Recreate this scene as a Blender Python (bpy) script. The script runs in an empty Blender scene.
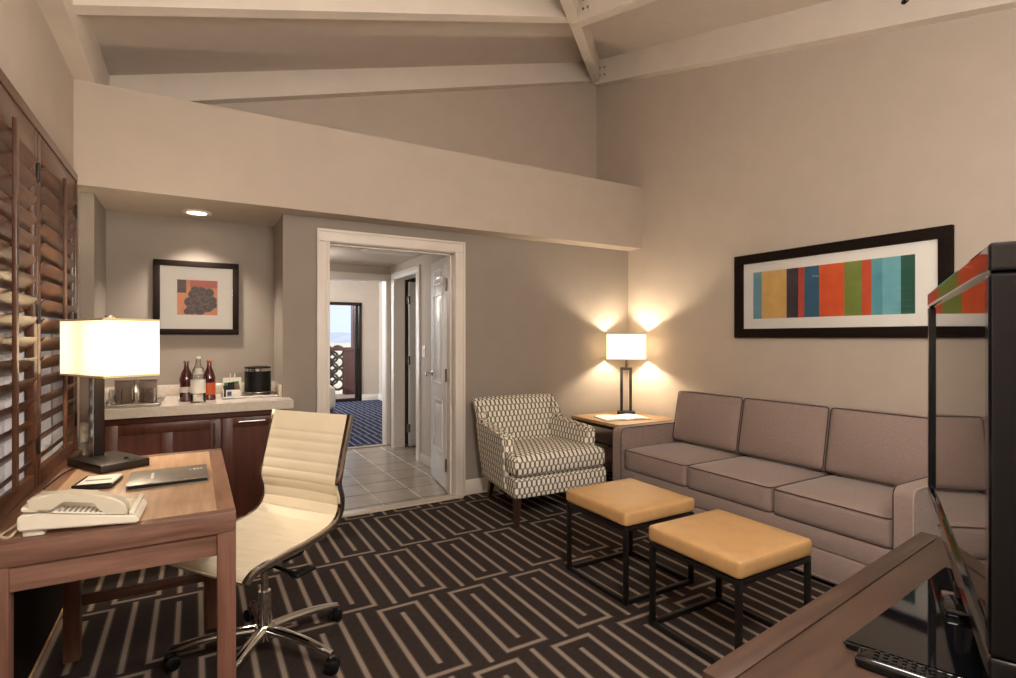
import bpy, bmesh, math, random
from math import sin, cos, pi, radians, atan2, sqrt, hypot
from mathutils import Matrix, Vector
random.seed(7)
S = bpy.context.scene
C = S.collection

# ------------------------------------------------------------------ materials
def lin(c):
    return tuple(((v/255.)/12.92 if v/255. <= .04045 else ((v/255.+.055)/1.055)**2.4) for v in c)
def rgba(c): return lin(c)+(1,)

class Mat:
    def __init__(s, name):
        s.m = bpy.data.materials.new(name); s.m.use_nodes = True
        s.nt = s.m.node_tree; s.N = s.nt.nodes; s.L = s.nt.links
        s.p = s.N['Principled BSDF']; s.out = s.N['Material Output']
    def n(s, t, **k):
        nd = s.N.new(t)
        for a, b in k.items(): setattr(nd, a, b)
        return nd
    def put(s, sock, v):
        if isinstance(v, (int, float)): sock.default_value = v
        elif isinstance(v, tuple): sock.default_value = v
        else: s.L.new(v, sock)
    def M(s, op, a, b=None, c=None):
        nd = s.n('ShaderNodeMath', operation=op)
        for i, v in enumerate((a, b, c)):
            if v is not None: s.put(nd.inputs[i], v)
        return nd.outputs[0]
    def mix(s, f, a, b):
        nd = s.n('ShaderNodeMix', data_type='RGBA')
        s.put(nd.inputs[0], f); s.put(nd.inputs[6], a); s.put(nd.inputs[7], b)
        return nd.outputs[2]
    def coord(s, kind='Object', scale=(1, 1, 1), loc=(0, 0, 0)):
        tc = s.n('ShaderNodeTexCoord'); mp = s.n('ShaderNodeMapping')
        mp.inputs['Scale'].default_value = scale; mp.inputs['Location'].default_value = loc
        s.L.new(tc.outputs[kind], mp.inputs[0]); return mp.outputs[0]
    def noise(s, vec, scale, detail=4, rough=.55):
        nd = s.n('ShaderNodeTexNoise'); nd.inputs['Scale'].default_value = scale
        nd.inputs['Detail'].default_value = detail; nd.inputs['Roughness'].default_value = rough
        s.L.new(vec, nd.inputs['Vector']); return nd.outputs[0]
    def ramp(s, f, stops):
        nd = s.n('ShaderNodeValToRGB'); e = nd.color_ramp.elements
        while len(e) < len(stops): e.new(.5)
        for i, (p, c) in enumerate(stops): e[i].position = p; e[i].color = c
        s.L.new(f, nd.inputs[0]); return nd.outputs[0]
    def bump(s, h, strength, dist=.002):
        nd = s.n('ShaderNodeBump'); nd.inputs['Strength'].default_value = strength
        nd.inputs['Distance'].default_value = dist
        s.L.new(h, nd.inputs['Height']); s.L.new(nd.outputs[0], s.p.inputs['Normal'])
    def set(s, rough=.5, metal=0, spec=.5, coat=0):
        s.p.inputs['Roughness'].default_value = rough; s.p.inputs['Metallic'].default_value = metal
        s.p.inputs['Specular IOR Level'].default_value = spec; s.p.inputs['Coat Weight'].default_value = coat
        s.p.inputs['Coat Roughness'].default_value = .05
        return s

def plain(name, c, rough=.5, metal=0, spec=.5, coat=0, var=.06, vs=9, bump=0, bs=120):
    a = Mat(name); a.set(rough, metal, spec, coat); v = a.coord()
    f = a.noise(v, vs); k = rgba(c)
    lo = tuple(x*(1-var) for x in k[:3])+(1,); hi = tuple(min(1, x*(1+var)) for x in k[:3])+(1,)
    a.L.new(a.ramp(f, [(.3, lo), (.7, hi)]), a.p.inputs['Base Color'])
    if bump: a.bump(a.noise(v, bs, 3), bump)
    return a.m

def wood(name, c1, c2, axis, rough=.35, scale=3., coat=.15, stretch=14, spec=.45):
    a = Mat(name); a.set(rough, 0, spec, coat)
    sc = [scale*stretch]*3; sc['xyz'.index(axis)] = scale
    v = a.coord('Object', tuple(sc))
    f = a.noise(v, 1., 6, .6)
    g = a.noise(a.coord('Object', (2, 2, 2)), 1.5, 2)
    h = a.M('ADD', a.M('MULTIPLY', f, .75), a.M('MULTIPLY', g, .25))
    a.L.new(a.ramp(h, [(.32, rgba(c1)), (.66, rgba(c2))]), a.p.inputs['Base Color'])
    a.bump(f, .08, .001)
    return a.m

def fabric(name, c, var=.14, rough=.9):
    a = Mat(name); a.set(rough, 0, .15)
    a.p.inputs['Sheen Weight'].default_value = .25
    f1 = a.noise(a.coord('Object', (40, 400, 60)), 1, 3); f2 = a.noise(a.coord('Object', (300, 40, 320)), 1, 3)
    f = a.M('MULTIPLY', a.M('ADD', f1, f2), .5); k = rgba(c)
    a.L.new(a.ramp(f, [(.35, tuple(x*(1-var) for x in k[:3])+(1,)), (.65, tuple(x*(1+var) for x in k[:3])+(1,))]), a.p.inputs['Base Color'])
    a.bump(f, .25, .0015); return a.m

def carpet(name, base, base2, line):
    a = Mat(name); a.set(.95, 0, .08)
    tc = a.n('ShaderNodeTexCoord'); sx = a.n('ShaderNodeSeparateXYZ'); a.L.new(tc.outputs['Object'], sx.inputs[0])
    x, y = sx.outputs[0], sx.outputs[1]
    jit = a.M('MULTIPLY', a.M('SUBTRACT', a.noise(tc.outputs['Object'], 260, 2), .5), .006)
    x = a.M('ADD', x, jit); y = a.M('ADD', y, jit)
    v = a.M('SUBTRACT', y, 2.59); row = a.M('FLOOR', a.M('DIVIDE', v, .668))
    vy = a.M('SUBTRACT', v, a.M('MULTIPLY', row, .668))
    odd = a.M('FLOORED_MODULO', row, 2.)
    u = a.M('FLOORED_MODULO', a.M('SUBTRACT', a.M('SUBTRACT', x, 1.326), a.M('MULTIPLY', odd, .186)), .372)
    lt = lambda p, q: a.M('LESS_THAN', p, q); gt = lambda p, q: a.M('GREATER_THAN', p, q)
    AND = lambda p, q: a.M('MULTIPLY', p, q); OR = lambda p, q: a.M('MAXIMUM', p, q)
    def lines(hw):
        near = lambda p, q: lt(a.M('ABSOLUTE', a.M('SUBTRACT', p, q)), hw)
        inv = AND(gt(vy, .035-hw), lt(vy, .633+hw))
        sides = AND(OR(OR(lt(u, hw), gt(u, .372-hw)), near(u, .187)), inv)
        ends = AND(OR(near(vy, .035), near(vy, .633)), OR(lt(u, .187+hw), gt(u, .372-hw)))
        mid = AND(near(u, .0935), AND(gt(vy, .1), lt(vy, .567)))
        return OR(OR(sides, ends), OR(mid, near(u, .2795)))
    f = lines(.0092); f2 = lines(.0155)
    fine = a.noise(tc.outputs['Object'], 420, 2)
    big = a.noise(tc.outputs['Object'], 34, 3)
    b = a.mix(a.M('MULTIPLY', a.M('ADD', fine, big), .5), rgba(base), rgba(base2))
    b = a.mix(a.M('MULTIPLY', f2, .55), b, tuple(q*.42 for q in rgba(line)[:3])+(1,))
    ln = a.mix(fine, tuple(q*.72 for q in rgba(line)[:3])+(1,), rgba(line))
    a.L.new(a.mix(f, b, ln), a.p.inputs['Base Color'])
    a.bump(fine, .5, .003); return a.m

def linkfabric(name):
    a = Mat(name); a.set(.9, 0, .15)
    tc = a.n('ShaderNodeTexCoord'); sx = a.n('ShaderNodeSeparateXYZ'); a.L.new(tc.outputs['UV'], sx.inputs[0])
    # wavy dark lines in opposite phase enclose staggered elongated cells
    w, P_, A_, lw = .0196, .090, .0056, .0031
    u, v = sx.outputs[0], sx.outputs[1]
    t = a.M('MULTIPLY', a.M('SINE', a.M('MULTIPLY', v, 2*pi/P_)), 2.2)
    t = a.M('MAXIMUM', a.M('MINIMUM', t, 1.), -1.)
    k = a.M('FLOOR', a.M('ADD', a.M('DIVIDE', u, w), .5))
    sgn = lambda q: a.M('SUBTRACT', 1., a.M('MULTIPLY', a.M('FLOORED_MODULO', q, 2.), 2.))
    xk = a.M('ADD', a.M('MULTIPLY', k, w), a.M('MULTIPLY', a.M('MULTIPLY', sgn(k), t), A_))
    d = a.M('SUBTRACT', u, xk)
    ring = a.M('LESS_THAN', a.M('ABSOLUTE', d), lw)
    c = a.M('SUBTRACT', k, a.M('LESS_THAN', d, 0.))
    inner = a.M('GREATER_THAN', a.M('MULTIPLY', a.M('MULTIPLY', sgn(c), t), -1.), .55)
    nz = a.noise(tc.outputs['UV'], 500, 2)
    dark = a.mix(nz, rgba((34, 26, 22)), rgba((58, 47, 40)))
    cream = a.mix(nz, rgba((222, 214, 198)), rgba((246, 240, 226)))
    tan = a.mix(nz, rgba((168, 154, 134)), rgba((196, 182, 160)))
    a.L.new(a.mix(ring, a.mix(inner, tan, cream), dark), a.p.inputs['Base Color'])
    a.bump(nz, .2, .001); return a.m

def tilemat(name):
    a = Mat(name); a.set(.3, 0, .5)
    tc = a.n('ShaderNodeTexCoord'); sx = a.n('ShaderNodeSeparateXYZ'); a.L.new(tc.outputs['Object'], sx.inputs[0])
    def edge(o, off, w_):
        f = a.M('FLOORED_MODULO', a.M('SUBTRACT', o, off), .326)
        return a.M('LESS_THAN', a.M('MINIMUM', f, a.M('SUBTRACT', .326, f)), w_)
    gx, gy = edge(sx.outputs[0], 1.29, .0055), edge(sx.outputs[1], 4.2, .009)
    g = a.M('MAXIMUM', gx, gy)
    c = a.mix(a.noise(tc.outputs['Object'], 7, 5), rgba((146, 134, 120)), rgba((184, 172, 156)))
    a.L.new(a.mix(gy, a.mix(gx, c, rgba((206, 200, 192))), rgba((70, 64, 60))), a.p.inputs['Base Color'])  # grout running down the hall painted lighter, as if reflecting light
    a.L.new(a.M('ADD', .25, a.M('MULTIPLY', g, .4)), a.p.inputs['Roughness'])
    a.bump(a.M('SUBTRACT', 1., g), .4, .003); return a.m

def emit(name, c, st, base=None):
    a = Mat(name); a.p.inputs['Base Color'].default_value = rgba(base or c)
    a.p.inputs['Emission Color'].default_value = rgba(c); a.p.inputs['Emission Strength'].default_value = st
    a.p.inputs['Roughness'].default_value = .8
    return a.m

def pane(name, tint=(1, 1, 1, 1), ior=1.5):
    a = Mat(name); a.N.remove(a.p)
    t = a.n('ShaderNodeBsdfTransparent'); t.inputs[0].default_value = tint
    g = a.n('ShaderNodeBsdfGlossy'); g.inputs['Roughness'].default_value = .02
    f = a.n('ShaderNodeFresnel'); f.inputs[0].default_value = ior
    m = a.n('ShaderNodeMixShader'); a.L.new(f.outputs[0], m.inputs[0]); a.L.new(t.outputs[0], m.inputs[1]); a.L.new(g.outputs[0], m.inputs[2])
    a.L.new(m.outputs[0], a.out.inputs[0]); return a.m

def glassy(name, c, rough=.03):
    a = Mat(name); a.set(rough); a.p.inputs['Base Color'].default_value = rgba(c)
    a.p.inputs['Transmission Weight'].default_value = 1; a.p.inputs['IOR'].default_value = 1.45
    return a.m

def shade_mat(name, c, st):
    # lit fabric shade: translucent cloth that also glows
    a = Mat(name); a.set(.9, 0, .1); a.N.remove(a.p)
    d = a.n('ShaderNodeBsdfDiffuse'); d.inputs[0].default_value = rgba((238, 232, 220))
    t = a.n('ShaderNodeBsdfTranslucent'); t.inputs[0].default_value = rgba((242, 234, 218))
    e = a.n('ShaderNodeEmission'); e.inputs[0].default_value = rgba(c); e.inputs[1].default_value = st
    m = a.n('ShaderNodeMixShader'); m.inputs[0].default_value = .5
    a.L.new(d.outputs[0], m.inputs[1]); a.L.new(t.outputs[0], m.inputs[2])
    s = a.n('ShaderNodeAddShader'); a.L.new(m.outputs[0], s.inputs[0]); a.L.new(e.outputs[0], s.inputs[1])
    a.L.new(s.outputs[0], a.out.inputs[0]); return a.m

W = dict(
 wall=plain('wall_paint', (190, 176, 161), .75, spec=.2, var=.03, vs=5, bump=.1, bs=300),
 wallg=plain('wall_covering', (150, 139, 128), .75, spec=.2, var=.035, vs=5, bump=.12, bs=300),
 reveal=plain('window_reveal_paint', (226, 222, 222), .6),
 balc=plain('balcony_tile', (120, 100, 90), .7),
 bottleg=pane('bottle_glass', (.9, .9, .9, 1), 1.35),
 ceil=plain('ceiling_paint', (208, 195, 182), .8, spec=.2, var=.03),
 beam=plain('beam_paint', (222, 210, 196), .55, spec=.35, var=.04, vs=4, bump=.1, bs=30),
 white=plain('trim_paint', (222, 212, 200), .4, var=.02),
 doorw=plain('door_paint', (244, 243, 242), .28, var=.02),
 carpet=carpet('carpet_brown', (35, 28, 26), (62, 52, 48), (146, 130, 116)),
 carpetb=carpet('carpet_blue', (27, 33, 58), (46, 55, 86), (140, 140, 152)),
 tile=tilemat('floor_tile'),
 stone=plain('threshold_stone', (190, 176, 156), .35),
 shut_z=wood('shutter_wood_upright', (60, 36, 23), (98, 62, 42), 'z', .32),
 shut_y=wood('shutter_wood_long', (62, 37, 24), (106, 69, 46), 'y', .3),
 desk_x=wood('desk_wood_x', (88, 58, 46), (132, 97, 82), 'x', .4, coat=.1),
 desk_y=wood('desk_wood_y', (112, 76, 56), (154, 114, 88), 'y', .35),
 desk_z=wood('desk_wood_z', (88, 55, 42), (128, 90, 74), 'z', .4, coat=.1),
 desk_top=wood('desk_top_veneer', (160, 122, 92), (198, 162, 128), 'y', .38, 2.2),
 cab=wood('cabinet_wood', (62, 30, 20), (94, 50, 34), 'z', .38, 2.5),
 cabx=wood('cabinet_wood_x', (62, 30, 20), (94, 50, 34), 'x', .38, 2.5),
 cred=wood('credenza_wood', (46, 31, 23), (72, 50, 38), 'x', .45, 2.5),
 etab=wood('end_table_wood', (150, 112, 74), (196, 158, 112), 'x', .35, 2.5),
 legw=wood('dark_leg_wood', (46, 26, 18), (72, 44, 30), 'z', .4),
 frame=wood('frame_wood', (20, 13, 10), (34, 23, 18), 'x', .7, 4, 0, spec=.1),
 counter=plain('counter_quartz', (206, 194, 180), .14, spec=.5, var=.08, vs=60),
 sofa=fabric('sofa_weave', (148, 128, 119)),
 pipe=fabric('dark_piping', (70, 52, 48)),
 pipe_lit=fabric('lit_piping', (170, 150, 138)),  # piping lightened in colour where light strikes the near arm
 links=linkfabric('link_pattern_fabric'),
 tan=plain('tan_leather', (190, 148, 98), .4, var=.06, vs=14, bump=.12, bs=160),
 cream=plain('cream_leather', (236, 222, 194), .4, var=.03, bump=.08, bs=180),
 iron=plain('dark_iron', (38, 33, 31), .45, metal=.6),
 black=plain('black_plastic', (11, 11, 11), .4, spec=.3),
 gloss=plain('gloss_black', (8, 8, 10), .04, spec=.5, coat=0., var=.02),
 gloss2=plain('gloss_black_side', (6, 6, 9), .12, spec=.35, var=.02),
 screen=plain('screen_glass', (8, 8, 10), .02, spec=.6, coat=.3, var=.01),
 chrome=plain('chrome', (214, 212, 208), .1, metal=1, var=.01),
 steel=plain('brushed_steel', (178, 172, 164), .28, metal=1, var=.03),
 nickel=plain('satin_nickel', (150, 142, 132), .32, metal=1),
 bronze=plain('dark_bronze', (54, 46, 42), .4, metal=.7),
 phone=plain('phone_plastic', (220, 211, 192), .45, var=.015),
 phone2=plain('handset_plastic', (200, 190, 168), .42, var=.015),
 keys=plain('key_white', (232, 226, 212), .45, var=.01),
 grey=plain('folder_grey', (112, 104, 94), .4, var=.04),
 silver=plain('silver_print', (205, 198, 186), .4, var=.01),
 paper=plain('paper', (232, 226, 214), .7, var=.015),
 mat=plain('picture_mat', (240, 234, 224), .8, var=.01),
 acrylic=pane('picture_glass', ior=1.3),
 pane=pane('window_glass'),
 glass=glassy('clear_glass', (245, 245, 245)),
 water=glassy('clear_bottle', (236, 238, 236)),
 red=glassy('red_drink', (120, 24, 22)),
 amber=plain('amber_drink', (150, 62, 24), .12, spec=.6),
 redo=plain('cherry_drink', (74, 14, 16), .1, spec=.6, coat=.6),
 orange=plain('orange_label', (196, 84, 40), .5),
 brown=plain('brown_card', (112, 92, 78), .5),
 green=plain('tea_green', (70, 110, 50), .5),
 blue=plain('blue_print', (48, 70, 128), .5),
 rust=plain('balcony_red', (78, 34, 30), .6),
 linen=plain('bed_linen', (226, 220, 212), .85),
 outlet=plain('outlet_plastic', (224, 210, 184), .4),
 shade=shade_mat('lit_shade', (255, 238, 208), .42),
 shade2=shade_mat('lit_corner_shade', (255, 238, 208), .8),
 trimshade=plain('shade_trim', (226, 206, 160), .7),
 bulb=emit('downlight_lens', (255, 232, 200), 9),
 hills=plain('far_hills', (150, 158, 180), 1, spec=0, var=.12, vs=.02),  # distance haze is put into the base colour
 ground=plain('far_ground', (176, 168, 152), 1, spec=0, var=.2, vs=.05),
 violet=plain('walkway_wall', (226, 222, 232), .85),
 patio=plain('patio_concrete', (200, 196, 190), .8),
)

# ------------------------------------------------------------------ mesh builder
class MB:
    def __init__(s): s.bm = bmesh.new(); s.mi = 0
    def _mark(s, faces):
        for f in faces: f.material_index = s.mi
    def face(s, pts):
        f = s.bm.faces.new([s.bm.verts.new(p) for p in pts]); f.material_index = s.mi; return f
    def box(s, x0, x1, y0, y1, z0, z1, b=0., seg=2, mx=None):
        r = bmesh.ops.create_cube(s.bm, size=1.)
        M = Matrix.Translation(((x0+x1)/2, (y0+y1)/2, (z0+z1)/2)) @ Matrix.Diagonal((abs(x1-x0), abs(y1-y0), abs(z1-z0), 1))
        vs = r['verts']; bmesh.ops.transform(s.bm, matrix=M, verts=vs)
        fs = list({f for v in vs for f in v.link_faces}); s._mark(fs)
        if b > 0:
            es = list({e for v in vs for e in v.link_edges})
            q = bmesh.ops.bevel(s.bm, geom=es, offset=min(b, .49*min(abs(x1-x0), abs(y1-y0), abs(z1-z0))), segments=seg, profile=.5, affect='EDGES')
            s._mark(q['faces'])
            vs = list({v for f in q['faces'] for v in f.verts} | {v for v in vs if v.is_valid})
        if mx is not None: bmesh.ops.transform(s.bm, matrix=mx, verts=[v for v in vs if v.is_valid])
        return s
    def rbox(s, c, size, r, n=8, bulge=(0, 0, 0), fn=None, mx=None):
        """soft cushion: rounded box with optional bulge of each pair of faces"""
        hx, hy, hz = size[0]/2, size[1]/2, size[2]/2; cache = {}; vs = []
        def vert(p):
            k = tuple(round(q, 5) for q in p)
            if k in cache: return cache[k]
            q = [p[0]*hx, p[1]*hy, p[2]*hz]; h = (hx, hy, hz)
            inn = [max(-(h[i]-r), min(h[i]-r, q[i])) for i in range(3)]
            d = Vector([q[i]-inn[i] for i in range(3)])
            if d.length > 1e-7: d = d.normalized()*r
            o = [inn[i]+d[i] for i in range(3)]
            for i in range(3):
                j, l = (i+1) % 3, (i+2) % 3
                o[i] += bulge[i]*p[i]*max(0, 1-p[j]**2)*max(0, 1-p[l]**2)
            o = Vector(o)
            if fn: o = Vector(fn(o, p))
            o = o+Vector(c)
            if mx is not None: o = mx @ o
            v = s.bm.verts.new(o); cache[k] = v; return v
        g = [sin((-1+2*i/n)*pi/2) for i in range(n+1)]
        for ax in range(3):
            for sg in (-1, 1):
                for i in range(n):
                    for j in range(n):
                        quad = []
                        for (a, b) in ((i, j), (i+1, j), (i+1, j+1), (i, j+1)):
                            p = [0, 0, 0]; p[ax] = sg; p[(ax+1) % 3] = g[a]; p[(ax+2) % 3] = g[b]; quad.append(vert(p))
                        if sg < 0: quad.reverse()
                        if len(set(quad)) == 4:
                            f = s.bm.faces.new(quad); f.material_index = s.mi
        return s
    def prism(s, poly, p0, ux, uy, ext):
        """poly (a,b) points in plane p0+a*ux+b*uy, extruded by vector ext"""
        p0, ux, uy, ext = map(Vector, (p0, ux, uy, ext))
        a = [s.bm.verts.new(p0+ux*x+uy*y) for x, y in poly]; b = [s.bm.verts.new(v.co+ext) for v in a]
        fs = [s.bm.faces.new(a), s.bm.faces.new(list(reversed(b)))]
        n = len(a)
        for i in range(n): fs.append(s.bm.faces.new([a[i], b[i], b[(i+1) % n], a[(i+1) % n]]))
        s._mark(fs); return s
    def tube(s, path, r, seg=10, closed=False, cap=True):
        P = [Vector(p) for p in path]; n = len(P); rings = []
        rr = r if isinstance(r, (list, tuple)) else [r]*n
        up = None
        for i in range(n):
            if closed: t = P[(i+1) % n]-P[i-1]
            else: t = P[min(i+1, n-1)]-P[max(i-1, 0)]
            t.normalize()
            if up is None:
                up = Vector((0, 0, 1)) if abs(t.z) < .9 else Vector((1, 0, 0))
            a = t.cross(up); a.normalize(); b = a.cross(t); b.normalize(); up = b
            rings.append([s.bm.verts.new(P[i]+a*cos(2*pi*k/seg)*rr[i]+b*sin(2*pi*k/seg)*rr[i]) for k in range(seg)])
        m = n if closed else n-1; fs = []
        for i in range(m):
            A, B = rings[i], rings[(i+1) % n]
            for k in range(seg): fs.append(s.bm.faces.new([A[k], A[(k+1) % seg], B[(k+1) % seg], B[k]]))
        if cap and not closed: fs += [s.bm.faces.new(list(reversed(rings[0]))), s.bm.faces.new(rings[-1])]
        s._mark(fs); return s
    def lathe(s, prof, c=(0, 0, 0), seg=24, ax='z', sx=1., sy=1.):
        rings = []; c = Vector(c)
        def pt(r, h, t):
            a, b = r*cos(t)*sx, r*sin(t)*sy
            return {'z': Vector((a, b, h)), 'x': Vector((h, a, b)), 'y': Vector((b, h, a))}[ax]+c
        for r, h in prof:
            rings.append([s.bm.verts.new(pt(max(r, 0), h, 2*pi*k/seg)) for k in range(seg)] if r > 1e-6 else [s.bm.verts.new(pt(0, h, 0))])
        fs = []
        for A, B in zip(rings, rings[1:]):
            for k in range(seg):
                j = (k+1) % seg
                if len(A) == 1 and len(B) == 1: continue
                if len(A) == 1: fs.append(s.bm.faces.new([A[0], B[j], B[k]]))
                elif len(B) == 1: fs.append(s.bm.faces.new([A[k], A[j], B[0]]))
                else: fs.append(s.bm.faces.new([A[k], A[j], B[j], B[k]]))
        s._mark(fs); return s
    def xf(s, M): bmesh.ops.transform(s.bm, matrix=M, verts=s.bm.verts); return s
    def build(s, name, mats, parent=None, world=True, smooth=35, uv=False, origin=None):
        me = bpy.data.meshes.new(name)
        for m in (mats if isinstance(mats, (list, tuple)) else [mats]): me.materials.append(W[m])
        bmesh.ops.recalc_face_normals(s.bm, faces=s.bm.faces)
        o = bpy.data.objects.new(name, me)
        if uv:
            lay = s.bm.loops.layers.uv.new('UVMap'); s.bm.normal_update()
            for f in s.bm.faces:
                n = f.normal; k = max(range(3), key=lambda i: abs(n[i])*(1. if i != 2 else .9))
                for l in f.loops:
                    p = l.vert.co; l[lay].uv = ((p.y, p.z), (p.x, p.z), (p.x, p.y))[k]
        if parent is not None and world:
            root = parent
            while root.parent: root = root.parent
            s.xf((Matrix.Translation(root.location) @ root.rotation_euler.to_matrix().to_4x4()).inverted())
        if origin is not None:
            s.xf(Matrix.Translation(-Vector(origin))); o.location = origin
        s.bm.to_mesh(me); s.bm.free()
        if smooth:
            me.polygons.foreach_set('use_smooth', [True]*len(me.polygons)); me.set_sharp_from_angle(angle=radians(smooth))
        if parent is not None: o.parent = parent
        C.objects.link(o); return o

def tag(o, label, cat, group=None):
    o['label'] = label; o['category'] = cat
    if group: o['group'] = group
    return o
def thing(name, label, cat, loc, rotz=0., group=None):
    o = bpy.data.objects.new(name, None); C.objects.link(o); o.empty_display_size = .1
    o.location = loc; o.rotation_euler = (0, 0, rotz); return tag(o, label, cat, group)
def struct(o, label=None, cat=None):
    o['kind'] = 'structure'
    if label: o['label'] = label
    if cat: o['category'] = cat
    return o
def box(x0, x1, y0, y1, z0, z1, b=0., seg=2): return MB().box(x0, x1, y0, y1, z0, z1, b, seg)
def copy_tree(o, parent=None):
    c = o.copy(); C.objects.link(c)
    if parent: c.parent = parent
    for ch in list(o.children): copy_tree(ch, c)
    return c
def catmull(pts, n=6):
    P = [Vector(p) for p in pts]; P = [2*P[0]-P[1]]+P+[2*P[-1]-P[-2]]; out = []
    for i in range(1, len(P)-2):
        for k in range(n):
            t = k/n; a, b, c, d = P[i-1:i+3]
            out.append(.5*((2*b)+(c-a)*t+(2*a-5*b+4*c-d)*t*t+(3*b-a-3*c+d)*t**3))
    out.append(P[-2]); return out
def rloop(x0, x1, y0, y1, r, n=5):
    out = []
    for cx, cy, a0 in ((x1-r, y1-r, 0), (x0+r, y1-r, 90), (x0+r, y0+r, 180), (x1-r, y0+r, 270)):
        for k in range(n+1):
            a = radians(a0+90*k/n); out.append((cx+r*cos(a), cy+r*sin(a)))
    return out

# ------------------------------------------------------------------ room shell
XL, XR, YB, YN, YS = -.6, 3.793, 4.087, 4.59, 3.9
def zA(x): return 3.038+.281*x           # underside of the rafters, left slope
def zB(y): return 2.772+.281*y           # underside of the rafters, right slope
def cA(x): return 3.238+.281*x           # boarded ceiling
def cB(y): return 3.022+.281*y

m = MB().box(-.75, XR+.15, -1.8, 4.088, -.1, 0)
m.box(-.75, .6, 4.088, 4.7, -.1, 0)
struct(m.build('floor', 'carpet', smooth=0))
struct(box(.6, 3.2, 4.088, 6.47, -.1, 0).build('floor_hall', 'tile', smooth=0))
struct(box(-.6, 3.5, 6.47, 11.4, -.1, .004).build('floor_bedroom', 'carpetb', smooth=0))
struct(box(.8, 1.92, 4.02, 4.12, -.08, .012, .004).build('trim_1', 'stone'))
struct(box(.9, 2.08, 6.44, 6.5, -.08, .014, .004).build('trim_2', 'stone'))

m = MB()
m.box(-.75, XL, -1.8, 2.1, 0, 3.3).box(-.75, XL, 3.805, 4.7, 0, 3.3)
m.box(-.75, XL, 2.1, 3.805, 0, .69).box(-.75, XL, 2.1, 3.805, 2.197, 3.3).box(-.75, -.61, 2.935, 3.005, .69, 2.197)
struct(m.build('wall_left', 'wall', smooth=0))
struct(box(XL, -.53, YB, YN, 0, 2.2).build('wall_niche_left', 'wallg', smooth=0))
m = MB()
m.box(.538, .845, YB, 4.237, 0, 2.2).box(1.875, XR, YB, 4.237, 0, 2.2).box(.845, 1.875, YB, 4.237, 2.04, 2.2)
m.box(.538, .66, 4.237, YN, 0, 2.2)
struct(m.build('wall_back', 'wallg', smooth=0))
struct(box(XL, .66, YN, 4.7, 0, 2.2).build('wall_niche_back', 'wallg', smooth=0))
m = MB().box(-.75, XR+.15, YN, 4.7, 2.2, 4.6)
struct(m.build('wall_back_upper', 'wall', smooth=0))
struct(box(XL, XR, YS, YN, 2.2, 2.8).build('wall_soffit', 'wall', smooth=0))
struct(box(XR, XR+.15, -.15, 4.7, 0, 4.6).build('wall_right', 'wall', smooth=0))
struct(box(.65, XR+.15, -.15, 0, 0, 3.2).build('wall_near', 'wall', smooth=0))
struct(box(.65, .8, -1.8, -.15, 0, 3.1).build('wall_entry', 'wall', smooth=0))
struct(box(-.75, .8, -1.95, -1.8, 0, 3.1).build('wall_entry_back', 'wall', smooth=0))

m = MB()
def slab(poly, zf):
    a = [m.bm.verts.new((x, y, zf(x, y))) for x, y in poly]; b = [m.bm.verts.new((x, y, zf(x, y)+.1)) for x, y in poly]
    m.bm.faces.new(a); m.bm.faces.new(list(reversed(b))); n = len(a)
    for i in range(n): m.bm.faces.new([a[i], b[i], b[(i+1) % n], a[(i+1) % n]])
slab([(-.75, .018), (3.95, 4.72), (-.75, 4.72)], lambda x, y: cA(x))
slab([(-.75, .018), (-.75, -1.95), (3.95, -1.95), (3.95, 4.72)], lambda x, y: cB(y))
struct(m.build('ceiling', 'ceil', smooth=0))

# exposed beams
def rafterA(y0, y1, x0, x1):
    return MB().prism([(x0, zA(x0)), (x1, zA(x1)), (x1, cA(x1)+.02), (x0, cA(x0)+.02)], (0, y0, 0), (1, 0, 0), (0, 0, 1), (0, y1-y0, 0))
def rafterB(x0, x1, y0, y1):
    return MB().prism([(y0, zB(y0)), (y1, zB(y1)), (y1, cB(y1)+.02), (y0, cB(y0)+.02)], (x0, 0, 0), (0, 1, 0), (0, 0, 1), (x1-x0, 0, 0))
struct(rafterA(4.5, YN, -.5, 3.72).build('trim_3', 'beam', smooth=0))
rA = struct(rafterA(3.235, 3.325, -.5, 2.52).build('trim_4', 'beam', smooth=0))
struct(rafterB(3.70, XR, 0, 4.5).build('trim_5', 'beam', smooth=0))
rB = struct(rafterB(2.455, 2.54, .05, 3.26).build('trim_6', 'beam', smooth=0))
struct(box(XL, -.5, -1.7, YN, 2.8, 3.09).build('trim_7', 'beam', smooth=0))
struct(box(.65, 3.7, 0, .09, 2.75, 3.04).build('trim_8', 'beam', smooth=0))
q = sqrt(.5)
hl = 4.0*sqrt(2)
hz = lambda d: 4.075-.28*d*q
hc = lambda d: 3.238+.281*(3.793-d*q)+.0
hip = MB().prism([(0, hz(0)), (hl, hz(hl)), (hl, hc(hl)+.03), (0, hc(0)+.03)], Vector((3.793, 4.572, 0))+Vector((q, -q, 0))*(-.04), (-q, -q, 0), (0, 0, 1), Vector((q, -q, 0))*.08)
hipo = struct(hip.build('trim_9', 'beam', smooth=0))
def bracket(par, c, ux, w, h, nrm, name='bracket'):
    ux = Vector(ux).normalized(); n = Vector(nrm).normalized(); c = Vector(c); uz = Vector((0, 0, 1))
    a = MB().prism([(-w/2, -h/2), (w/2, -h/2), (w/2, h/2), (-w/2, h/2)], c, ux, uz, n*.006)
    o = a.build(name, 'beam', par, world=False, smooth=0)
    for i in (-1, 1):
        for j in (-1, 1):
            p = c+ux*i*w*.28+uz*j*h*.28+n*.006
            MB().tube([p, p+n*.01], .009, 8).build('bolt', 'nickel', o, world=False)
bracket(rA, (2.40, 3.235, zA(2.40)+.1), (1, 0, .28), .1, .12, (0, -1, 0))
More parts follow.
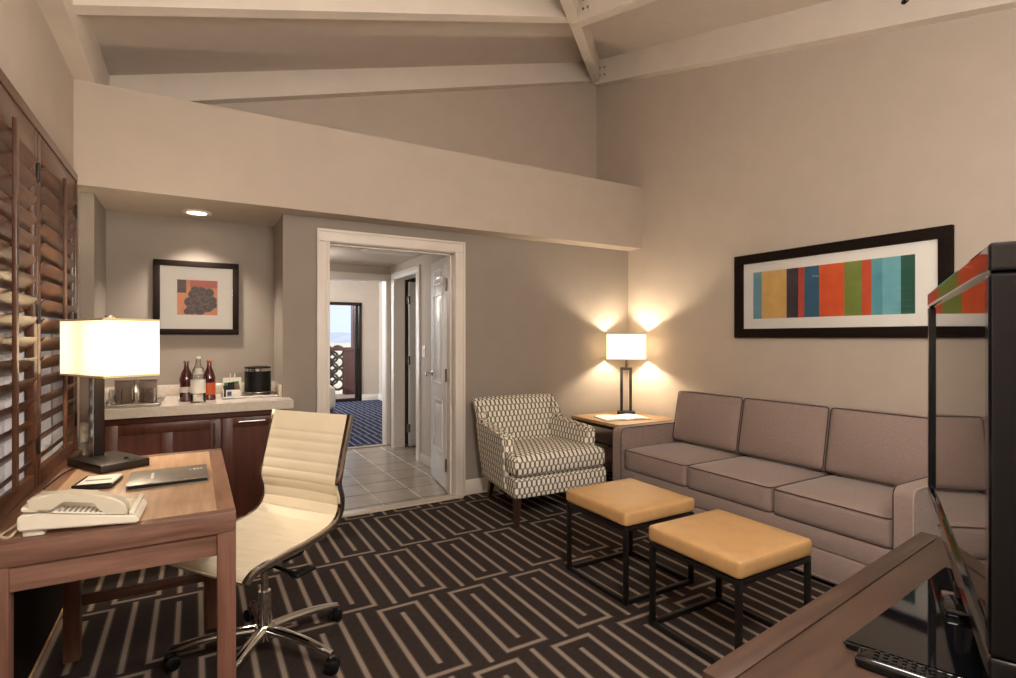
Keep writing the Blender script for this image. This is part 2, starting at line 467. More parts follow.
bracket(rB, (2.455, 3.08, zB(3.08)+.11), (0, 1, .28), .1, .12, (-1, 0, 0))
bracket(hipo, (3.64, 4.5, zA(3.64)+.11), (1, 0, .28), .1, .13, (0, -1, 0))
bracket(hipo, (3.70, 4.37, zB(4.37)+.12), (0, 1, .28), .14, .14, (-1, 0, 0))

# baseboards
struct(box(1.955, XR-.001, YB-.016, YB, 0, .125, .004).build('baseboard_back', 'white'))
struct(box(.54, .764, YB-.016, YB, 0, .125, .004).build('baseboard_back_left', 'white'))
struct(box(XR-.016, XR, 0, YB-.02, 0, .125, .004).build('baseboard_right', 'white'))
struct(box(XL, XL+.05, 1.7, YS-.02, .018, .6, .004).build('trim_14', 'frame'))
struct(box(XL, XL+.056, 1.7, YS-.02, 0, .018, .003).build('baseboard_left', 'etab'))

# ------------------------------------------------------------------ doorway, hall, bedroom
def casing(name, x0, x1, y, top, w, side=-1, d=.02):
    """casing round an opening x0..x1 in a wall whose face is at y"""
    a = MB()
    for (p, r) in ((x0-w, x0), (x1, x1+w)):
        a.box(p, r, y, y+side*d, 0, top-.0005, .003)
        e = r-.022 if p < x0 else p
        a.box(e, e+.022, y+side*d, y+side*(d+.006), 0, top-.001, .002)
        e2 = p if p < x0 else r-.02
        a.box(e2, e2+.02, y+side*d, y+side*(d+.01), 0, top+w-.0205, .003)
    a.box(x0-w, x1+w, y, y+side*d, top, top+w, .004)
    a.box(x0-w, x1+w, y+side*d, y+side*(d+.01), top+w-.02, top+w, .003)
    return a
a = casing('c', .855, 1.865, YB, 2.03, .09)
a.box(.835, .857, YB, 4.24, 0, 2.04).box(1.863, 1.885, YB, 4.24, 0, 2.04).box(.855, 1.865, YB, 4.24, 2.026, 2.046)
a.box(.857, .87, 4.14, 4.18, 0, 2.03).box(1.85, 1.863, 4.14, 4.18, 0, 2.03).box(.857, 1.863, 4.14, 4.18, 2.013, 2.03)
ca = struct(a.build('trim_10', 'white'))
for z in (.23, 1.0, 1.78):
    MB().box(.857, .861, 4.095, 4.135, z-.05, z+.05, .001).tube([(.862, 4.132, z-.05), (.862, 4.132, z+.05)], .006, 8).build('hinge', 'nickel', ca)

# open right leaf of the double door
ang = atan2(.58, .092)
L = .575
dr = bpy.data.objects.new('door_1', None); C.objects.link(dr); dr.location = (1.862, 4.245, 0); dr.rotation_euler = (0, 0, ang); struct(dr)
a = MB().box(.005, L, -.035, 0, .012, 2.025, .002)
for (z0, z1) in ((.3, .77), (.9, 1.72), (1.80, 1.95)):
    for yy, d in ((0, 1), (-.035, -1)):
        x0, x1 = .12, L-.11
        for (p, r, u, v) in ((x0, x1, z0, z0+.022), (x0, x1, z1-.022, z1), (x0, x0+.022, z0, z1), (x1-.022, x1, z0, z1)):
            a.box(p, r, yy, yy+d*.009, u, v, .004)
        a.box(x0+.05, x1-.05, yy, yy+d*.006, z0+.05, z1-.05, .005)
a.build('leaf', 'doorw', dr, world=False)
for yy, d in ((0, 1), (-.035, -1)):
    MB().lathe([(.0, yy), (.03, yy), (.026, yy+d*.006), (.011, yy+d*.012), (.011, yy+d*.035), (.026, yy+d*.045), (.029, yy+d*.058), (.018, yy+d*.07), (0, yy+d*.072)], (L-.065, 0, .985), 20, 'y').build('door_knob', 'chrome', dr, world=False)
for z in (.23, 1.0, 1.78):
    MB().box(-.004, .0, -.055, .008, z-.055, z+.055, .001).tube([(-.006, .006, z-.055), (-.006, .006, z+.055)], .008, 8).build('hinge', 'nickel', dr, world=False)

# hall walls and ceiling
HX = 2.08
m = MB()
m.box(.6, .75, 4.7, 6.6, 0, 2.4).box(.66, .75, 4.237, 4.7, 0, 2.4)
struct(m.build('wall_hall_left', 'wall', smooth=0))
m = MB().box(HX, HX+.12, 4.237, 5.5, 0, 2.4).box(HX, HX+.12, 6.28, 6.6, 0, 2.4).box(HX, HX+.12, 5.5, 6.28, 2.03, 2.4)
struct(m.build('wall_hall_right', 'wall', smooth=0))
m = MB().box(.75, .98, 6.47, 6.6, 0, 2.4).box(2.03, HX, 6.47, 6.6, 0, 2.4).box(.98, 2.03, 6.47, 6.6, 2.03, 2.4)
struct(m.build('wall_hall_far', 'wall', smooth=0))
struct(box(.6, 3.3, 4.237, 6.47, 2.195, 2.3).build('ceiling_hall', 'ceil', smooth=0))
struct(casing('c', .98, 2.03, 6.47, 2.03, .07).box(.97, .985, 6.46, 6.6, 0, 2.04).box(2.025, 2.04, 6.46, 6.6, 0, 2.04).box(.98, 2.03, 6.46, 6.6, 2.02, 2.04).build('trim_11', 'white'))
a = MB()
for (y0, y1) in ((5.42, 5.497), (6.283, 6.36)): a.box(HX-.02, HX, y0, y1, 0, 2.0365, .003)
a.box(HX-.02, HX, 5.42, 6.36, 2.037, 2.1, .003)
a.box(HX-.02, HX+.12, 6.262, 6.282, 0, 2.03).box(HX-.02, HX+.12, 5.498, 5.512, 0, 2.03).box(HX-.02, HX+.12, 5.5, 6.28, 2.02, 2.035)
struct(a.build('trim_12', 'white'))
struct(MB().box(1.43, 2.0, 5.0, 5.42, 2.185, 2.196, .003).box(1.46, 1.97, 5.03, 5.39, 2.178, 2.19, .002).build('trim_13', 'white'))
struct(box(HX-.012, HX, 4.25, 5.42, 0, .1, .003).build('baseboard_hall', 'stone'))
# side room beyond the hall
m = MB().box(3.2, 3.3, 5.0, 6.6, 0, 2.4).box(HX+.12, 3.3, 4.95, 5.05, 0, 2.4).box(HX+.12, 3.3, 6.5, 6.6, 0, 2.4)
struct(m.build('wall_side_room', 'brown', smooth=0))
d2 = bpy.data.objects.new('door_2', None); C.objects.link(d2); d2.location = (2.235, 6.245, 0); d2.rotation_euler = (0, 0, radians(4)); struct(d2)
box(0, .7, -.035, 0, .012, 2.0, .003).build('leaf', 'doorw', d2, world=False)
for z in (.23, 1.05, 1.78):
    MB().box(-.035, .012, -.04, -.032, z-.05, z+.05, .001).tube([(-.012, -.04, z-.05), (-.012, -.04, z+.05)], .008, 8).build('hinge', 'nickel', d2, world=False)
# switch, detector
sw = thing('light_switch', 'white light switch plate on the hall wall before the open door', 'light switch', (HX, 5.32, 1.18))
box(HX-.006, HX, 5.285, 5.355, 1.12, 1.24, .002).build('plate', 'keys', sw)
box(HX-.012, HX-.004, 5.312, 5.328, 1.16, 1.2, .002).build('toggle', 'keys', sw)
sd = thing('smoke_detector', 'small white round smoke detector on the hall ceiling', 'smoke detector', (.9, 5.26, 2.15))
MB().lathe([(0, 2.158), (.04, 2.158), (.058, 2.17), (.062, 2.195), (0, 2.195)], (.9, 5.26, 0)).build('housing', 'keys', sd)
MB().lathe([(0, 2.153), (.012, 2.153), (.012, 2.16), (0, 2.16)], (.9, 5.26, 0), 12).build('sensor_cap', 'nickel', sd)

# bedroom
FY = 11.32
m = MB().box(-.6, 1.05, FY, FY+.15, 0, 2.52).box(3.03, 3.5, FY, FY+.15, 0, 2.52).box(1.05, 3.03, FY, FY+.15, 2.06, 2.52)
struct(m.build('wall_bedroom_far', 'wall', smooth=0))
struct(box(3.4, 3.55, 6.6, FY, 0, 2.52).build('wall_bedroom_right', 'wall', smooth=0))
m = MB().box(-.75, -.6, 6.47, 8.5, 0, 2.52).box(-.75, -.6, 11.2, 11.47, 0, 2.52).box(-.75, -.6, 8.5, 11.2, 0, .25).box(-.75, -.6, 8.5, 11.2, 2.3, 2.52)  # unseen opening, added for the daylight fill
struct(m.build('wall_bedroom_left', 'wall', smooth=0))
m = MB().box(-.6, .6, 6.47, 6.6, 0, 2.52).box(HX+.12, 3.55, 6.6, 6.62, 0, 2.52).box(.6, HX+.12, 6.6, 6.61, 2.4, 2.52)
struct(m.build('wall_bedroom_near', 'wall', smooth=0))
struct(box(-.75, 3.55, 6.47, 11.47, 2.5, 2.6).build('ceiling_bedroom', 'ceil', smooth=0))
struct(box(3.03, 3.4, FY-.016, FY, 0, .13, .004).build('baseboard_bedroom', 'white'))
struct(box(3.384, 3.4, 6.65, FY, 0, .13, .004).build('baseboard_bedroom_right', 'white'))
d3 = bpy.data.objects.new('door_3', None); C.objects.link(d3); d3.location = (2.04, FY, 0); struct(d3)
a = MB().box(1.05, 3.03, FY-.02, FY+.1, 0, .06, .004).box(1.05, 3.03, FY-.02, FY+.1, 2.0, 2.06, .004).box(1.05, 1.1, FY-.02, FY+.1, 0, 2.06, .004).box(2.98, 3.03, FY-.02, FY+.1, 0, 2.06, .004)
a.box(2.9, 2.97, FY+.01, FY+.05, .05, 2.01, .003).box(1.1, 1.17, FY+.01, FY+.05, .05, 2.01, .003).box(2.02, 2.09, FY+.01, FY+.05, .05, 2.01, .003)
a.build('frame', 'bronze', d3)
box(1.1, 2.98, FY+.028, FY+.034, .05, 2.01).build('pane', 'pane', d3, smooth=0)
box(2.915, 2.945, FY-.03, FY+.01, .95, 1.15, .006).build('handle', 'black', d3)

bd = thing('bed', 'bed end in white linen in the room beyond the hall', 'bed', (.9, 9., 0))
MB().rbox((.87, 9., .45), (1.82, 2.0, .36), .09, 8, (0, 0, .02)).build('mattress', 'linen', bd)
box(.0, 1.74, 8.04, 9.96, .0, .28, .01).build('bed_base', 'cab', bd)

# balcony and view
struct(box(-.5, 4.2, FY+.15, 13.1, -.15, -.02).build('floor_balcony', 'balc', smooth=0))
br = thing('balcony_railing', 'dark red balcony railing with an open ring-pattern panel beyond the glass door', 'railing', (2.4, 12.9, 0))
MB().box(.4, 4.1, 12.87, 12.95, 1.02, 1.10, .005).build('top_rail', 'rust', br)
a = MB().box(3.06, 4.1, 12.88, 12.94, -.02, 1.02, .005)
a.build('solid_panel', 'rust', br)
a = MB()
for i in range(9):
    for j in range(4):
        cx, cz = 2.90-.26*i, .12+.13+.26*j-.02
        a.tube([(cx+.13*cos(2*pi*k/20), 12.91, cz+.12*sin(2*pi*k/20)) for k in range(20)], .032, 6, closed=True)
        a.tube([(cx-.13+.13*cos(2*pi*k/20), 12.91, cz+.13+.12*sin(2*pi*k/20)) for k in range(20)], .026, 6, closed=True) if j < 3 else None
a.build('ring_panel', 'bronze', br)
for x in (.5, 3.04):
    box(x-.03, x+.03, 12.88, 12.94, 0, 1.03, .004).build('post', 'rust', br)
bp = thing('balcony_post', 'tall dark red post at the balcony edge beyond the glass door', 'post', (3.25, 12.9, -.02))
box(3.27, 3.55, 12.96, 13.2, -.02, 2.6, .01).build('shaft', 'rust', bp)
box(3.23, 3.59, 12.955, 13.24, -.02, .12, .01).build('foot', 'rust', bp)
a = MB()
NX, NY = 60, 5
for j in range(NY+1):
    for i in range(NX+1):
        x = -500+1500*i/NX; t = j/NY
        h = 26*(abs(sin(i*.37))*.5+abs(sin(i*.19+1))*.6+.15*sin(i*1.7))*sin(t*pi/2)
        a.bm.verts.new((x, 900+j*60, -9+h))
a.bm.verts.ensure_lookup_table()
for j in range(NY):
    for i in range(NX):
        k = j*(NX+1)+i; a.bm.faces.new([a.bm.verts[k], a.bm.verts[k+1], a.bm.verts[k+NX+2], a.bm.verts[k+NX+1]])
struct(a.build('hills', 'hills'))
m = MB().box(-600, -2.2, -300, 950, -7, -6.9).box(-2.2, 1000, 13.2, 950, -7, -6.9)
struct(m.build('ground', 'ground', smooth=0))
struct(box(-2.6, -.75, -1, 60, -.2, -.05).build('floor_walkway', 'patio', smooth=0))
struct(box(-2.8, -2.6, -1, 60, -.2, 1.4).build('wall_walkway', 'violet', smooth=0))

# ------------------------------------------------------------------ window with shutters
for k_, (y0, y1) in enumerate(((2.1, 2.935), (3.005, 3.805))):
    wn = bpy.data.objects.new('window_%d' % (k_+1), None); C.objects.link(wn); wn.location = (-.7, (y0+y1)/2, .69); struct(wn)
    MB().box(-.745, -.672, y0, y1, .69, .75).box(-.745, -.672, y0, y1, 2.137, 2.197).box(-.745, -.672, y0, y0+.06, .75, 2.137).box(-.745, -.672, y1-.06, y1, .75, 2.137).build('frame', 'reveal', wn)
    MB().box(-.672, -.612, y1-.004, y1-.0005, .694, 2.19).box(-.672, -.612, y0+.0005, y0+.004, .694, 2.19).box(-.672, -.612, y0+.004, y1-.004, .6905, .694).build('reveal', 'reveal', wn, smooth=0)
    box(-.715, -.709, y0+.06, y1-.06, .75, 2.137).build('pane', 'pane', wn, smooth=0)
sc = bpy.data.objects.new('trim_15', None); C.objects.link(sc); sc.location = (-.59, 3., .65); struct(sc)
box(XL+.0005, -.572, 2.06, 3.845, 2.197, 2.242, .003).build('casing_head', 'shut_y', sc)
for y in (2.06, 3.805): box(XL+.0005, -.572, y, y+.04, .691, 2.196, .003).build('casing_side', 'shut_z', sc)
box(XL+.0005, -.55, 2.06, 3.845, .65, .69, .003).build('casing_sill', 'shut_y', sc)
def shutter(y0, y1, label):
    yc = (y0+y1)/2
    t = thing('window_shutter', label, 'shutter', (-.59, yc, .64), 0, 'louvered wooden shutters')
    z0, z1, x0, x1, sw_ = .693, 2.194, -.604, -.576, .055
    MB().box(x0, x1, y0, y0+sw_, z0, z1, .003).build('stile', 'shut_z', t)
    MB().box(x0, x1, y1-sw_, y1, z0, z1, .003).build('stile', 'shut_z', t)
    MB().box(x0, x1, y0+sw_, y1-sw_, z1-.12, z1, .003).build('rail', 'shut_y', t)
    MB().box(x0, x1, y0+sw_, y1-sw_, z0, z0+.06, .003).build('rail', 'shut_y', t)
    n = 16; lo, hi = z0+.06+.045, z1-.12-.045
    th = radians(50)
    for k in range(n):
        z = lo+(hi-lo)*k/(n-1)
        prof = [(.044*cos(a_), .0055*sin(a_)) for a_ in [2*pi*i/12 for i in range(12)]]
        P = [(u*cos(th)-v*sin(th), u*sin(th)+v*cos(th)) for u, v in prof]
        # room-side edge is the higher one
        MB().prism(P, (-.592, y0+sw_+.003, z), (1, 0, 0), (0, 0, 1), (0, y1-y0-2*sw_-.006, 0)).build('louver', 'shut_y', t, smooth=50)
    bx = -.592+.044*cos(th)+.004
    bar = box(bx, bx+.014, yc-.014, yc+.014, lo-.02, hi+.075, .002).build('tilt_bar', 'shut_z', t)
    for k in range(n):
        z = lo+(hi-lo)*k/(n-1)+.044*sin(th)
        MB().tube([(bx-.006, yc, z), (bx+.002, yc, z)], .0035, 6).build('staple', 'nickel', bar)
    for z in (.87, 1.42, 2.02): MB().box(x1, x1+.004, y1-.014, y1-.001, z-.04, z+.04, .001).tube([(x1+.004, y1-.006, z-.04), (x1+.004, y1-.006, z+.04)], .005, 8).build('hinge', 'black', t)
    return t
shutter(2.105, 2.968, 'louvered wooden window shutter nearer the desk telephone, cut by the photo edge')
shutter(2.972, 3.8, 'louvered wooden window shutter nearer the bar niche, behind the desk lamp')

# ------------------------------------------------------------------ desk
dk = thing('desk', 'brown wooden writing desk with lighter inset top under the window', 'desk', (-.2, 2.5, 0))
DX0, DX1, DY0, DY1 = -.5, .117, 1.975, 3.15
for y in (DY0, DY1-.05): box(DX0, DX1, y, y+.05, .685, .75, .003).build('top_border', 'desk_x', dk)
for x in (DX0, DX1-.055): box(x, x+.055, DY0+.05, DY1-.05, .685, .75, .003).build('top_border', 'desk_y', dk)
box(DX0+.055, DX1-.055, DY0+.05, DY1-.05, .69, .7485).build('top_panel', 'desk_top', dk)
for y in (DY0+.012, DY1-.035): box(DX0+.0547, DX1-.0547, y, y+.023, .612, .685).build('apron', 'desk_x', dk)
for x in (DX1-.035, DX0+.012): box(x, x+.023, DY0+.06, DY1-.06, .612, .685).build('apron', 'desk_y', dk)
for x, y in ((DX0, DY0+.002), (DX1-.0545, DY0+.002), (-.462, 2.78), (DX1-.082, 2.78)):
    box(x, x+.0545, y, y+.0545, 0, .685, .003).build('leg', 'desk_z', dk)
box(-.404, DX1-.082, 2.795, 2.82, .215, .255, .003).build('stretcher', 'desk_x', dk)

# desk lamp
lr = atan2(-.87, .5)
lp = thing('desk_lamp', 'desk lamp with lit rectangular cream shade on the desk beside the shutters', 'lamp', (-.335, 2.98, .75), lr)
MB().box(-.155, .155, -.095, .095, 0, .034, .003).build('base', 'bronze', lp, world=False)
MB().box(-.13, -.085, -.018, .022, .034, .62, .002).build('column', 'bronze', lp, world=False)
MB().box(-.128, -.087, -.024, -.018, .034, .62, .002).build('column_face', 'steel', lp, world=False)
def shade_box(hx, hy, z0, z1, par, mt, cx=0, cy=0, th=.003):
    a = MB()
    for (x0, x1, y0, y1) in ((-hx, hx, hy-th, hy), (-hx, hx, -hy, -hy+th), (-hx, -hx+th, -hy+th, hy-th), (hx-th, hx, -hy+th, hy-th)):
        a.box(cx+x0, cx+x1, cy+y0, cy+y1, z0, z1)
    o = a.build('lamp_shade', mt, par, world=False, smooth=0)
    for z in (z0, z1-.008):
        a = MB()
        for (x0, x1, y0, y1) in ((-hx-.001, hx+.001, hy-th, hy+.001), (-hx-.001, hx+.001, -hy-.001, -hy+th), (-hx-.001, -hx+th, -hy, hy), (hx-th, hx+.001, -hy, hy)):
            a.box(cx+x0, cx+x1, cy+y0, cy+y1, z-.0005, z+.0085)
        a.build('shade_trim', 'trimshade', o, world=False, smooth=0)
    a = MB()
    for t in (0, pi/2): a.box(-hx if t == 0 else -.003, hx if t == 0 else .003, -.003 if t == 0 else -hy, .003 if t == 0 else hy, z1-.02, z1-.016)
    a.xf(Matrix.Translation((cx, cy, 0))); a.build('shade_spider', 'nickel', o, world=False, smooth=0)
    return o
shade_box(.205, .113, .397, .655, lp, 'shade', -.097, .047)
MB().lathe([(0, .62), (.012, .62), (.012, .66), (.022, .663), (.022, .675), (0, .678)], (-.097, .047, 0), 16).build('finial', 'nickel', lp, world=False)
MB().lathe([(0, .034), (.009, .034), (.009, .042), (0, .043)], (.09, .03, 0), 14).box(.10, .14, .02, .05, .034, .0365, .001).build('switch', 'black', lp, world=False)
MB().tube([(p[0], p[1], p[2]) for p in catmull([(-.44, 2.93, .765), (-.47, 2.86, .758), (-.485, 2.74, .754), (-.49, 2.62, .754)], 8)], .003, 8).build('cord', 'black', lp)

# telephone
ph = thing('telephone', 'cream corded telephone at the near left end of the desk', 'telephone', (-.287, 2.105, .75), radians(-3))
a = MB().prism([(-.142, .022), (.142, .004), (.144, .018), (.137, .026), (-.10, .066), (-.139, .066), (-.144, .055)], (0, -.105, 0), (1, 0, 0), (0, 0, 1), (0, .2, 0))
bmesh.ops.bevel(a.bm, geom=list(a.bm.edges), offset=.004, segments=2, affect='EDGES')
a.build('base', 'phone', ph, world=False)
MB().box(-.135, -.085, -.09, .08, 0, .024, .004).build('foot', 'phone', ph, world=False)
tilt = atan2(-.042, .243)
Mk = Matrix.Translation((0.0, 0, .0505)) @ Matrix.Rotation(-tilt, 4, 'Y')
MB().box(-.14, -.1, -.1, .09, .0, .016, .006, mx=Mk).build('cradle', 'phone', ph, world=False)
MB().box(.118, .134, -.1, .09, .0, .016, .004, mx=Mk).build('cradle', 'phone', ph, world=False)
a = MB().box(-.066, .06, -.104, .085, .002, .006, .001, mx=Mk); a.build('key_plate', 'keys', ph, world=False)
a = MB()
for i in range(9):
    a.box(-.055+i*.0125, -.0495+i*.0125, -.1, -.045, .006, .007, mx=Mk)
a.build('speed_dial_label', 'grey', ph, world=False, smooth=0)
a = MB()
for i in range(4):
    for j in range(3): a.box(-.055+i*.032, -.033+i*.032, .024+j*.02, .038+j*.02, .006, .011, .002, mx=Mk)
a.build('dial_key', 'phone2', ph, world=False)
# handset lies along the near side
hp = [(-.122, .008), (-.126, .03), (-.118, .044), (-.09, .055), (-.03, .063), (.03, .062), (.08, .054), (.108, .04), (.114, .018), (.112, .0), (.056, .0), (.05, .022), (.035, .044), (-.04, .046), (-.058, .03), (-.066, .008)]
a = MB().prism([(x, z+.047-.1728*x) for x, z in hp], (0, -.103, 0), (1, 0, 0), (0, 0, 1), (0, .056, 0))
bmesh.ops.bevel(a.bm, geom=list(a.bm.edges), offset=.006, segments=3, affect='EDGES')
a.build('handset', 'phone2', ph, world=False, smooth=60)
MB().tube([p for p in catmull([(-.15, .0, .03), (-.185, -.01, .006), (-.19, -.06, .004), (-.165, -.085, .004), (-.15, -.08, .02)], 8)], .0035, 8).build('cord', 'phone2', ph, world=False)

# note pad in a holder, folder
nh = thing('notepad_holder', 'dark notepad tray holding white paper between lamp and telephone', 'notepad holder', (-.325, 2.6, .75), radians(-8))
MB().box(-.062, .062, -.075, .085, 0, .012, .003).box(-.062, -.056, -.075, .085, .012, .022, .002).box(-.062, .062, -.075, -.069, .012, .022, .002).build('tray', 'bronze', nh, world=False)
MB().box(-.052, .06, -.066, .08, .012, .02, .001).build('paper_pad', 'paper', nh, world=False)
MB().box(-.04, .045, -.01, .008, .02, .0204).build('print', 'grey', nh, world=False, smooth=0)
fo = thing('folder', 'dark grey guest folder lying on the desk top', 'folder', (-.09, 2.57, .75), radians(1))
MB().box(-.135, .135, -.125, .13, 0, .003, .001).box(-.135, .135, -.125, .13, .015, .018, .001).box(-.135, -.131, -.125, .13, .003, .015).build('cover', 'grey', fo, world=False)
box(-.13, .13, -.122, .127, .003, .015).build('pages', 'black', fo, world=False)
for x0, x1, y0, y1 in ((-.062, -.052, -.05, .06), (.07, .078, .045, .055), (.084, .094, .04, .065), (.098, .104, .04, .065), (.109, .117, .045, .06)):
    box(x0, x1, y0, y1, .018, .0187).build('silver_mark', 'silver', fo, world=False, smooth=0)
for x in (-.06, .055): MB().lathe([(0, .018), (.006, .018), (.006, .02), (0, .021)], (x, -.118, 0), 10).build('rivet', 'nickel', fo, world=False)

# ------------------------------------------------------------------ office chair
oc = thing('office_chair', 'cream ribbed leather swivel chair with chrome frame at the desk', 'office chair', (.25, 2.44, 0), radians(35))
prof = [Vector((p[0], 0, p[1])) for p in ((.262, .978), (.228, .86), (.198, .75), (.187, .69), (.203, .63), (.198, .575), (.165, .533), (.105, .51), (0, .496), (-.1, .492), (-.2, .486), (-.25, .475), (-.278, .452))]
P = catmull(prof, 22); HWD = .222
acc = [0.]
for a_, b_ in zip(P, P[1:]): acc.append(acc[-1]+(b_-a_).length)
tot = acc[-1]
rows = []
a = MB(); NW = 10
for i, p in enumerate(P):
    t = (P[min(i+1, len(P)-1)]-P[max(i-1, 0)]).normalized(); nn = Vector((-t.z, 0, t.x))
    if nn.z < 0 and abs(nn.z) > abs(nn.x) or (abs(nn.x) >= abs(nn.z) and nn.x > 0): nn = -nn
    ph_ = (acc[i] % .044)/.044; rib = .0058*abs(sin(pi*ph_))**.35
    if acc[i] < .088: rib = .0056
    front = []; back = []
    for k in range(NW+1):
        y = -HWD+2*HWD*k/NW; dip = -.010*(1-(y/HWD)**2)
        front.append(a.bm.verts.new(p+nn*(.005+rib+dip)+Vector((0, y, 0)))); back.append(a.bm.verts.new(p+nn*(-.008-rib*.6+dip)+Vector((0, y, 0))))
    rows.append((front, back))
for (f0, b0), (f1, b1) in zip(rows, rows[1:]):
    for k in range(NW):
        a.bm.faces.new([f0[k], f0[k+1], f1[k+1], f1[k]]); a.bm.faces.new([b0[k], b1[k], b1[k+1], b0[k+1]])
    a.bm.faces.new([f0[0], f1[0], b1[0], b0[0]]); a.bm.faces.new([f0[NW], b0[NW], b1[NW], f1[NW]])
for f_, b_ in (rows[0], rows[-1]):
    for k in range(NW): a.bm.faces.new([f_[k], f_[k+1], b_[k+1], b_[k]])
a.build('seat_shell', 'cream', oc, world=False, smooth=70)
for sg in (-1, 1):
    # flat polished side rail following the shell
    a = MB(); rr = []
    for i in range(0, len(P), 3):
        p = P[i]; t = (P[min(i+1, len(P)-1)]-P[max(i-1, 0)]).normalized(); nn = Vector((-t.z, 0, t.x)); y0 = sg*(HWD-.002); y1 = sg*(HWD+.012)
        rr.append([a.bm.verts.new(p+nn*d+Vector((0, y, 0))) for d, y in ((-.014, y0), (-.014, y1), (-.005, y1+sg*.003), (.005, y1+sg*.003), (.014, y1), (.014, y0))])
    for A_, B_ in zip(rr, rr[1:]):
        for k in range(6): a.bm.faces.new([A_[k], A_[(k+1) % 6], B_[(k+1) % 6], B_[k]])
    a.bm.faces.new(rr[0]); a.bm.faces.new(list(reversed(rr[-1])))
    a.build('side_rail', 'chrome', oc, world=False, smooth=40)
MB().tube([(.02, -HWD, .478), (.02, HWD, .478)], .011, 12).tube([(-.12, -HWD, .468), (-.12, HWD, .468)], .011, 12).tube([(.21, -HWD, .66), (.21, HWD, .66)], .009, 12).build('cross_bar', 'chrome', oc, world=False)
MB().rbox((-.05, 0, .432), (.3, .26, .055), .02, 6).rbox((.07, 0, .425), (.1, .09, .05), .02, 6).build('tilt_mechanism', 'black', oc, world=False)
MB().tube([(-.06, -.1, .42), (-.06, -.2, .408), (-.06, -.235, .4)], [.008, .008, .013], 10).rbox((-.02, -.235, .4), (.1, .045, .016), .007, 6).build('lever', 'black', oc, world=False)
MB().lathe([(0, .26), (.014, .26), (.014, .42), (0, .42)], seg=18).build('gas_piston', 'chrome', oc, world=False)
MB().lathe([(0, .075), (.028, .075), (.028, .15), (.024, .27), (0, .27)], seg=20).build('gas_cylinder', 'chrome', oc, world=False)
MB().lathe([(0, .075), (.042, .075), (.046, .1), (.038, .13), (0, .135)], seg=24).build('hub', 'chrome', oc, world=False)
for k in range(5):
    th = radians(-86+72*k); d = Vector((cos(th), sin(th), 0)); sd_ = Vector((-sin(th), cos(th), 0))
    a = MB(); rr = []
    for i in range(11):
        t = i/10; r_ = .02+.325*t; z = .112-.008*t-.03*t**3; w = .026-.010*t; h = .022-.008*t
        rr.append([a.bm.verts.new(d*r_+sd_*(w*cos(2*pi*j/12))+Vector((0, 0, z+h*sin(2*pi*j/12)))) for j in range(12)])
    for A_, B_ in zip(rr, rr[1:]):
        for j in range(12): a.bm.faces.new([A_[j], A_[(j+1) % 12], B_[(j+1) % 12], B_[j]])
    a.bm.faces.new(rr[0]); a.bm.faces.new(list(reversed(rr[-1])))
    arm = a.build('base_arm', 'chrome', oc, world=False, smooth=60)
    c = d*.33; a = MB()
    Mx = Matrix.Translation((c.x, c.y, 0)) @ Matrix.Rotation(th+.5, 4, 'Z')
    for sy in (-1, 1):
        b = MB().lathe([(0, sy*.006), (.024, sy*.006), (.0275, sy*.01), (.0275, sy*.022), (.02, sy*.026), (0, sy*.026)], (0.012, 0, .0275), 18, 'y')
        b.xf(Mx); bmesh.ops.transform(b.bm, matrix=Matrix(), verts=b.bm.verts)
        me = bpy.data.meshes.new('tmp'); b.bm.to_mesh(me); b.bm.free(); a.bm.from_mesh(me); bpy.data.meshes.remove(me)
    a.box(-.012, .03, -.005, .005, .025, .06, .004, mx=Mx).tube([Mx @ Vector((0, 0, .05)), Mx @ Vector((0, 0, .082))], .007, 8)
    a.build('caster', 'black', arm, world=False)

# ------------------------------------------------------------------ bar niche
bc = thing('bar_cabinet', 'dark wooden bar cabinet built into the niche under the counter', 'cabinet', (0, 4.25, 0))
box(-.525, .533, 3.96, YN-.005, .08, .84).build('body', 'cab', bc)
box(-.525, .533, 4.0, YN-.01, 0, .08).build('plinth', 'black', bc)
box(-.525, .533, 3.945, 3.965, .80, .84, .002).build('top_rail', 'cabx', bc)
def shaker(x0, x1, z0, z1, muntin=None):
    y0, y1, w = 3.938, 3.96, .062
    a = MB().box(x0, x0+w, y0, y1, z0, z1, .002).box(x1-w, x1, y0, y1, z0, z1, .002).box(x0+w, x1-w, y0, y1, z1-w, z1, .002).box(x0+w, x1-w, y0, y1, z0, z0+w, .002)
    if muntin: a.box(muntin-w/2, muntin+w/2, y0, y1, z0+w, z1-w, .002)
    a.box(x0+w-.003, x1-w+.003, y0+.011, y1, z0+w-.003, z1-w+.003)
    return a.build('door', 'cab', bc)
d = shaker(-.46, .146, .085, .797, -.15)
MB().tube([(.11, 3.915, .63), (.11, 3.915, .775)], .0055, 10).tube([(.11, 3.94, .645), (.11, 3.915, .645)], .004, 8).tube([(.11, 3.94, .76), (.11, 3.915, .76)], .004, 8).build('handle', 'steel', d)
d = shaker(.152, .53, .085, .797)
MB().tube([(.245, 3.915, .772), (.405, 3.915, .772)], .0055, 10).tube([(.26, 3.94, .772), (.26, 3.915, .772)], .004, 8).tube([(.39, 3.94, .772), (.39, 3.915, .772)], .004, 8).build('handle', 'steel', d)
box(-.525, -.464, 3.94, 3.96, .085, .797, .002).build('filler_strip', 'cab', bc)
ct = thing('bar_countertop', 'beige quartz countertop with low splashback in the bar niche', 'countertop', (0, 4.2, .84))
a = MB().prism([(-.524, 3.895), (.58, 3.895), (.58, YB-.001), (.537, YB-.001), (.537, YN-.001), (-.524, YN-.001)], (0, 0, .842), (1, 0, 0), (0, 1, 0), (0, 0, .058))
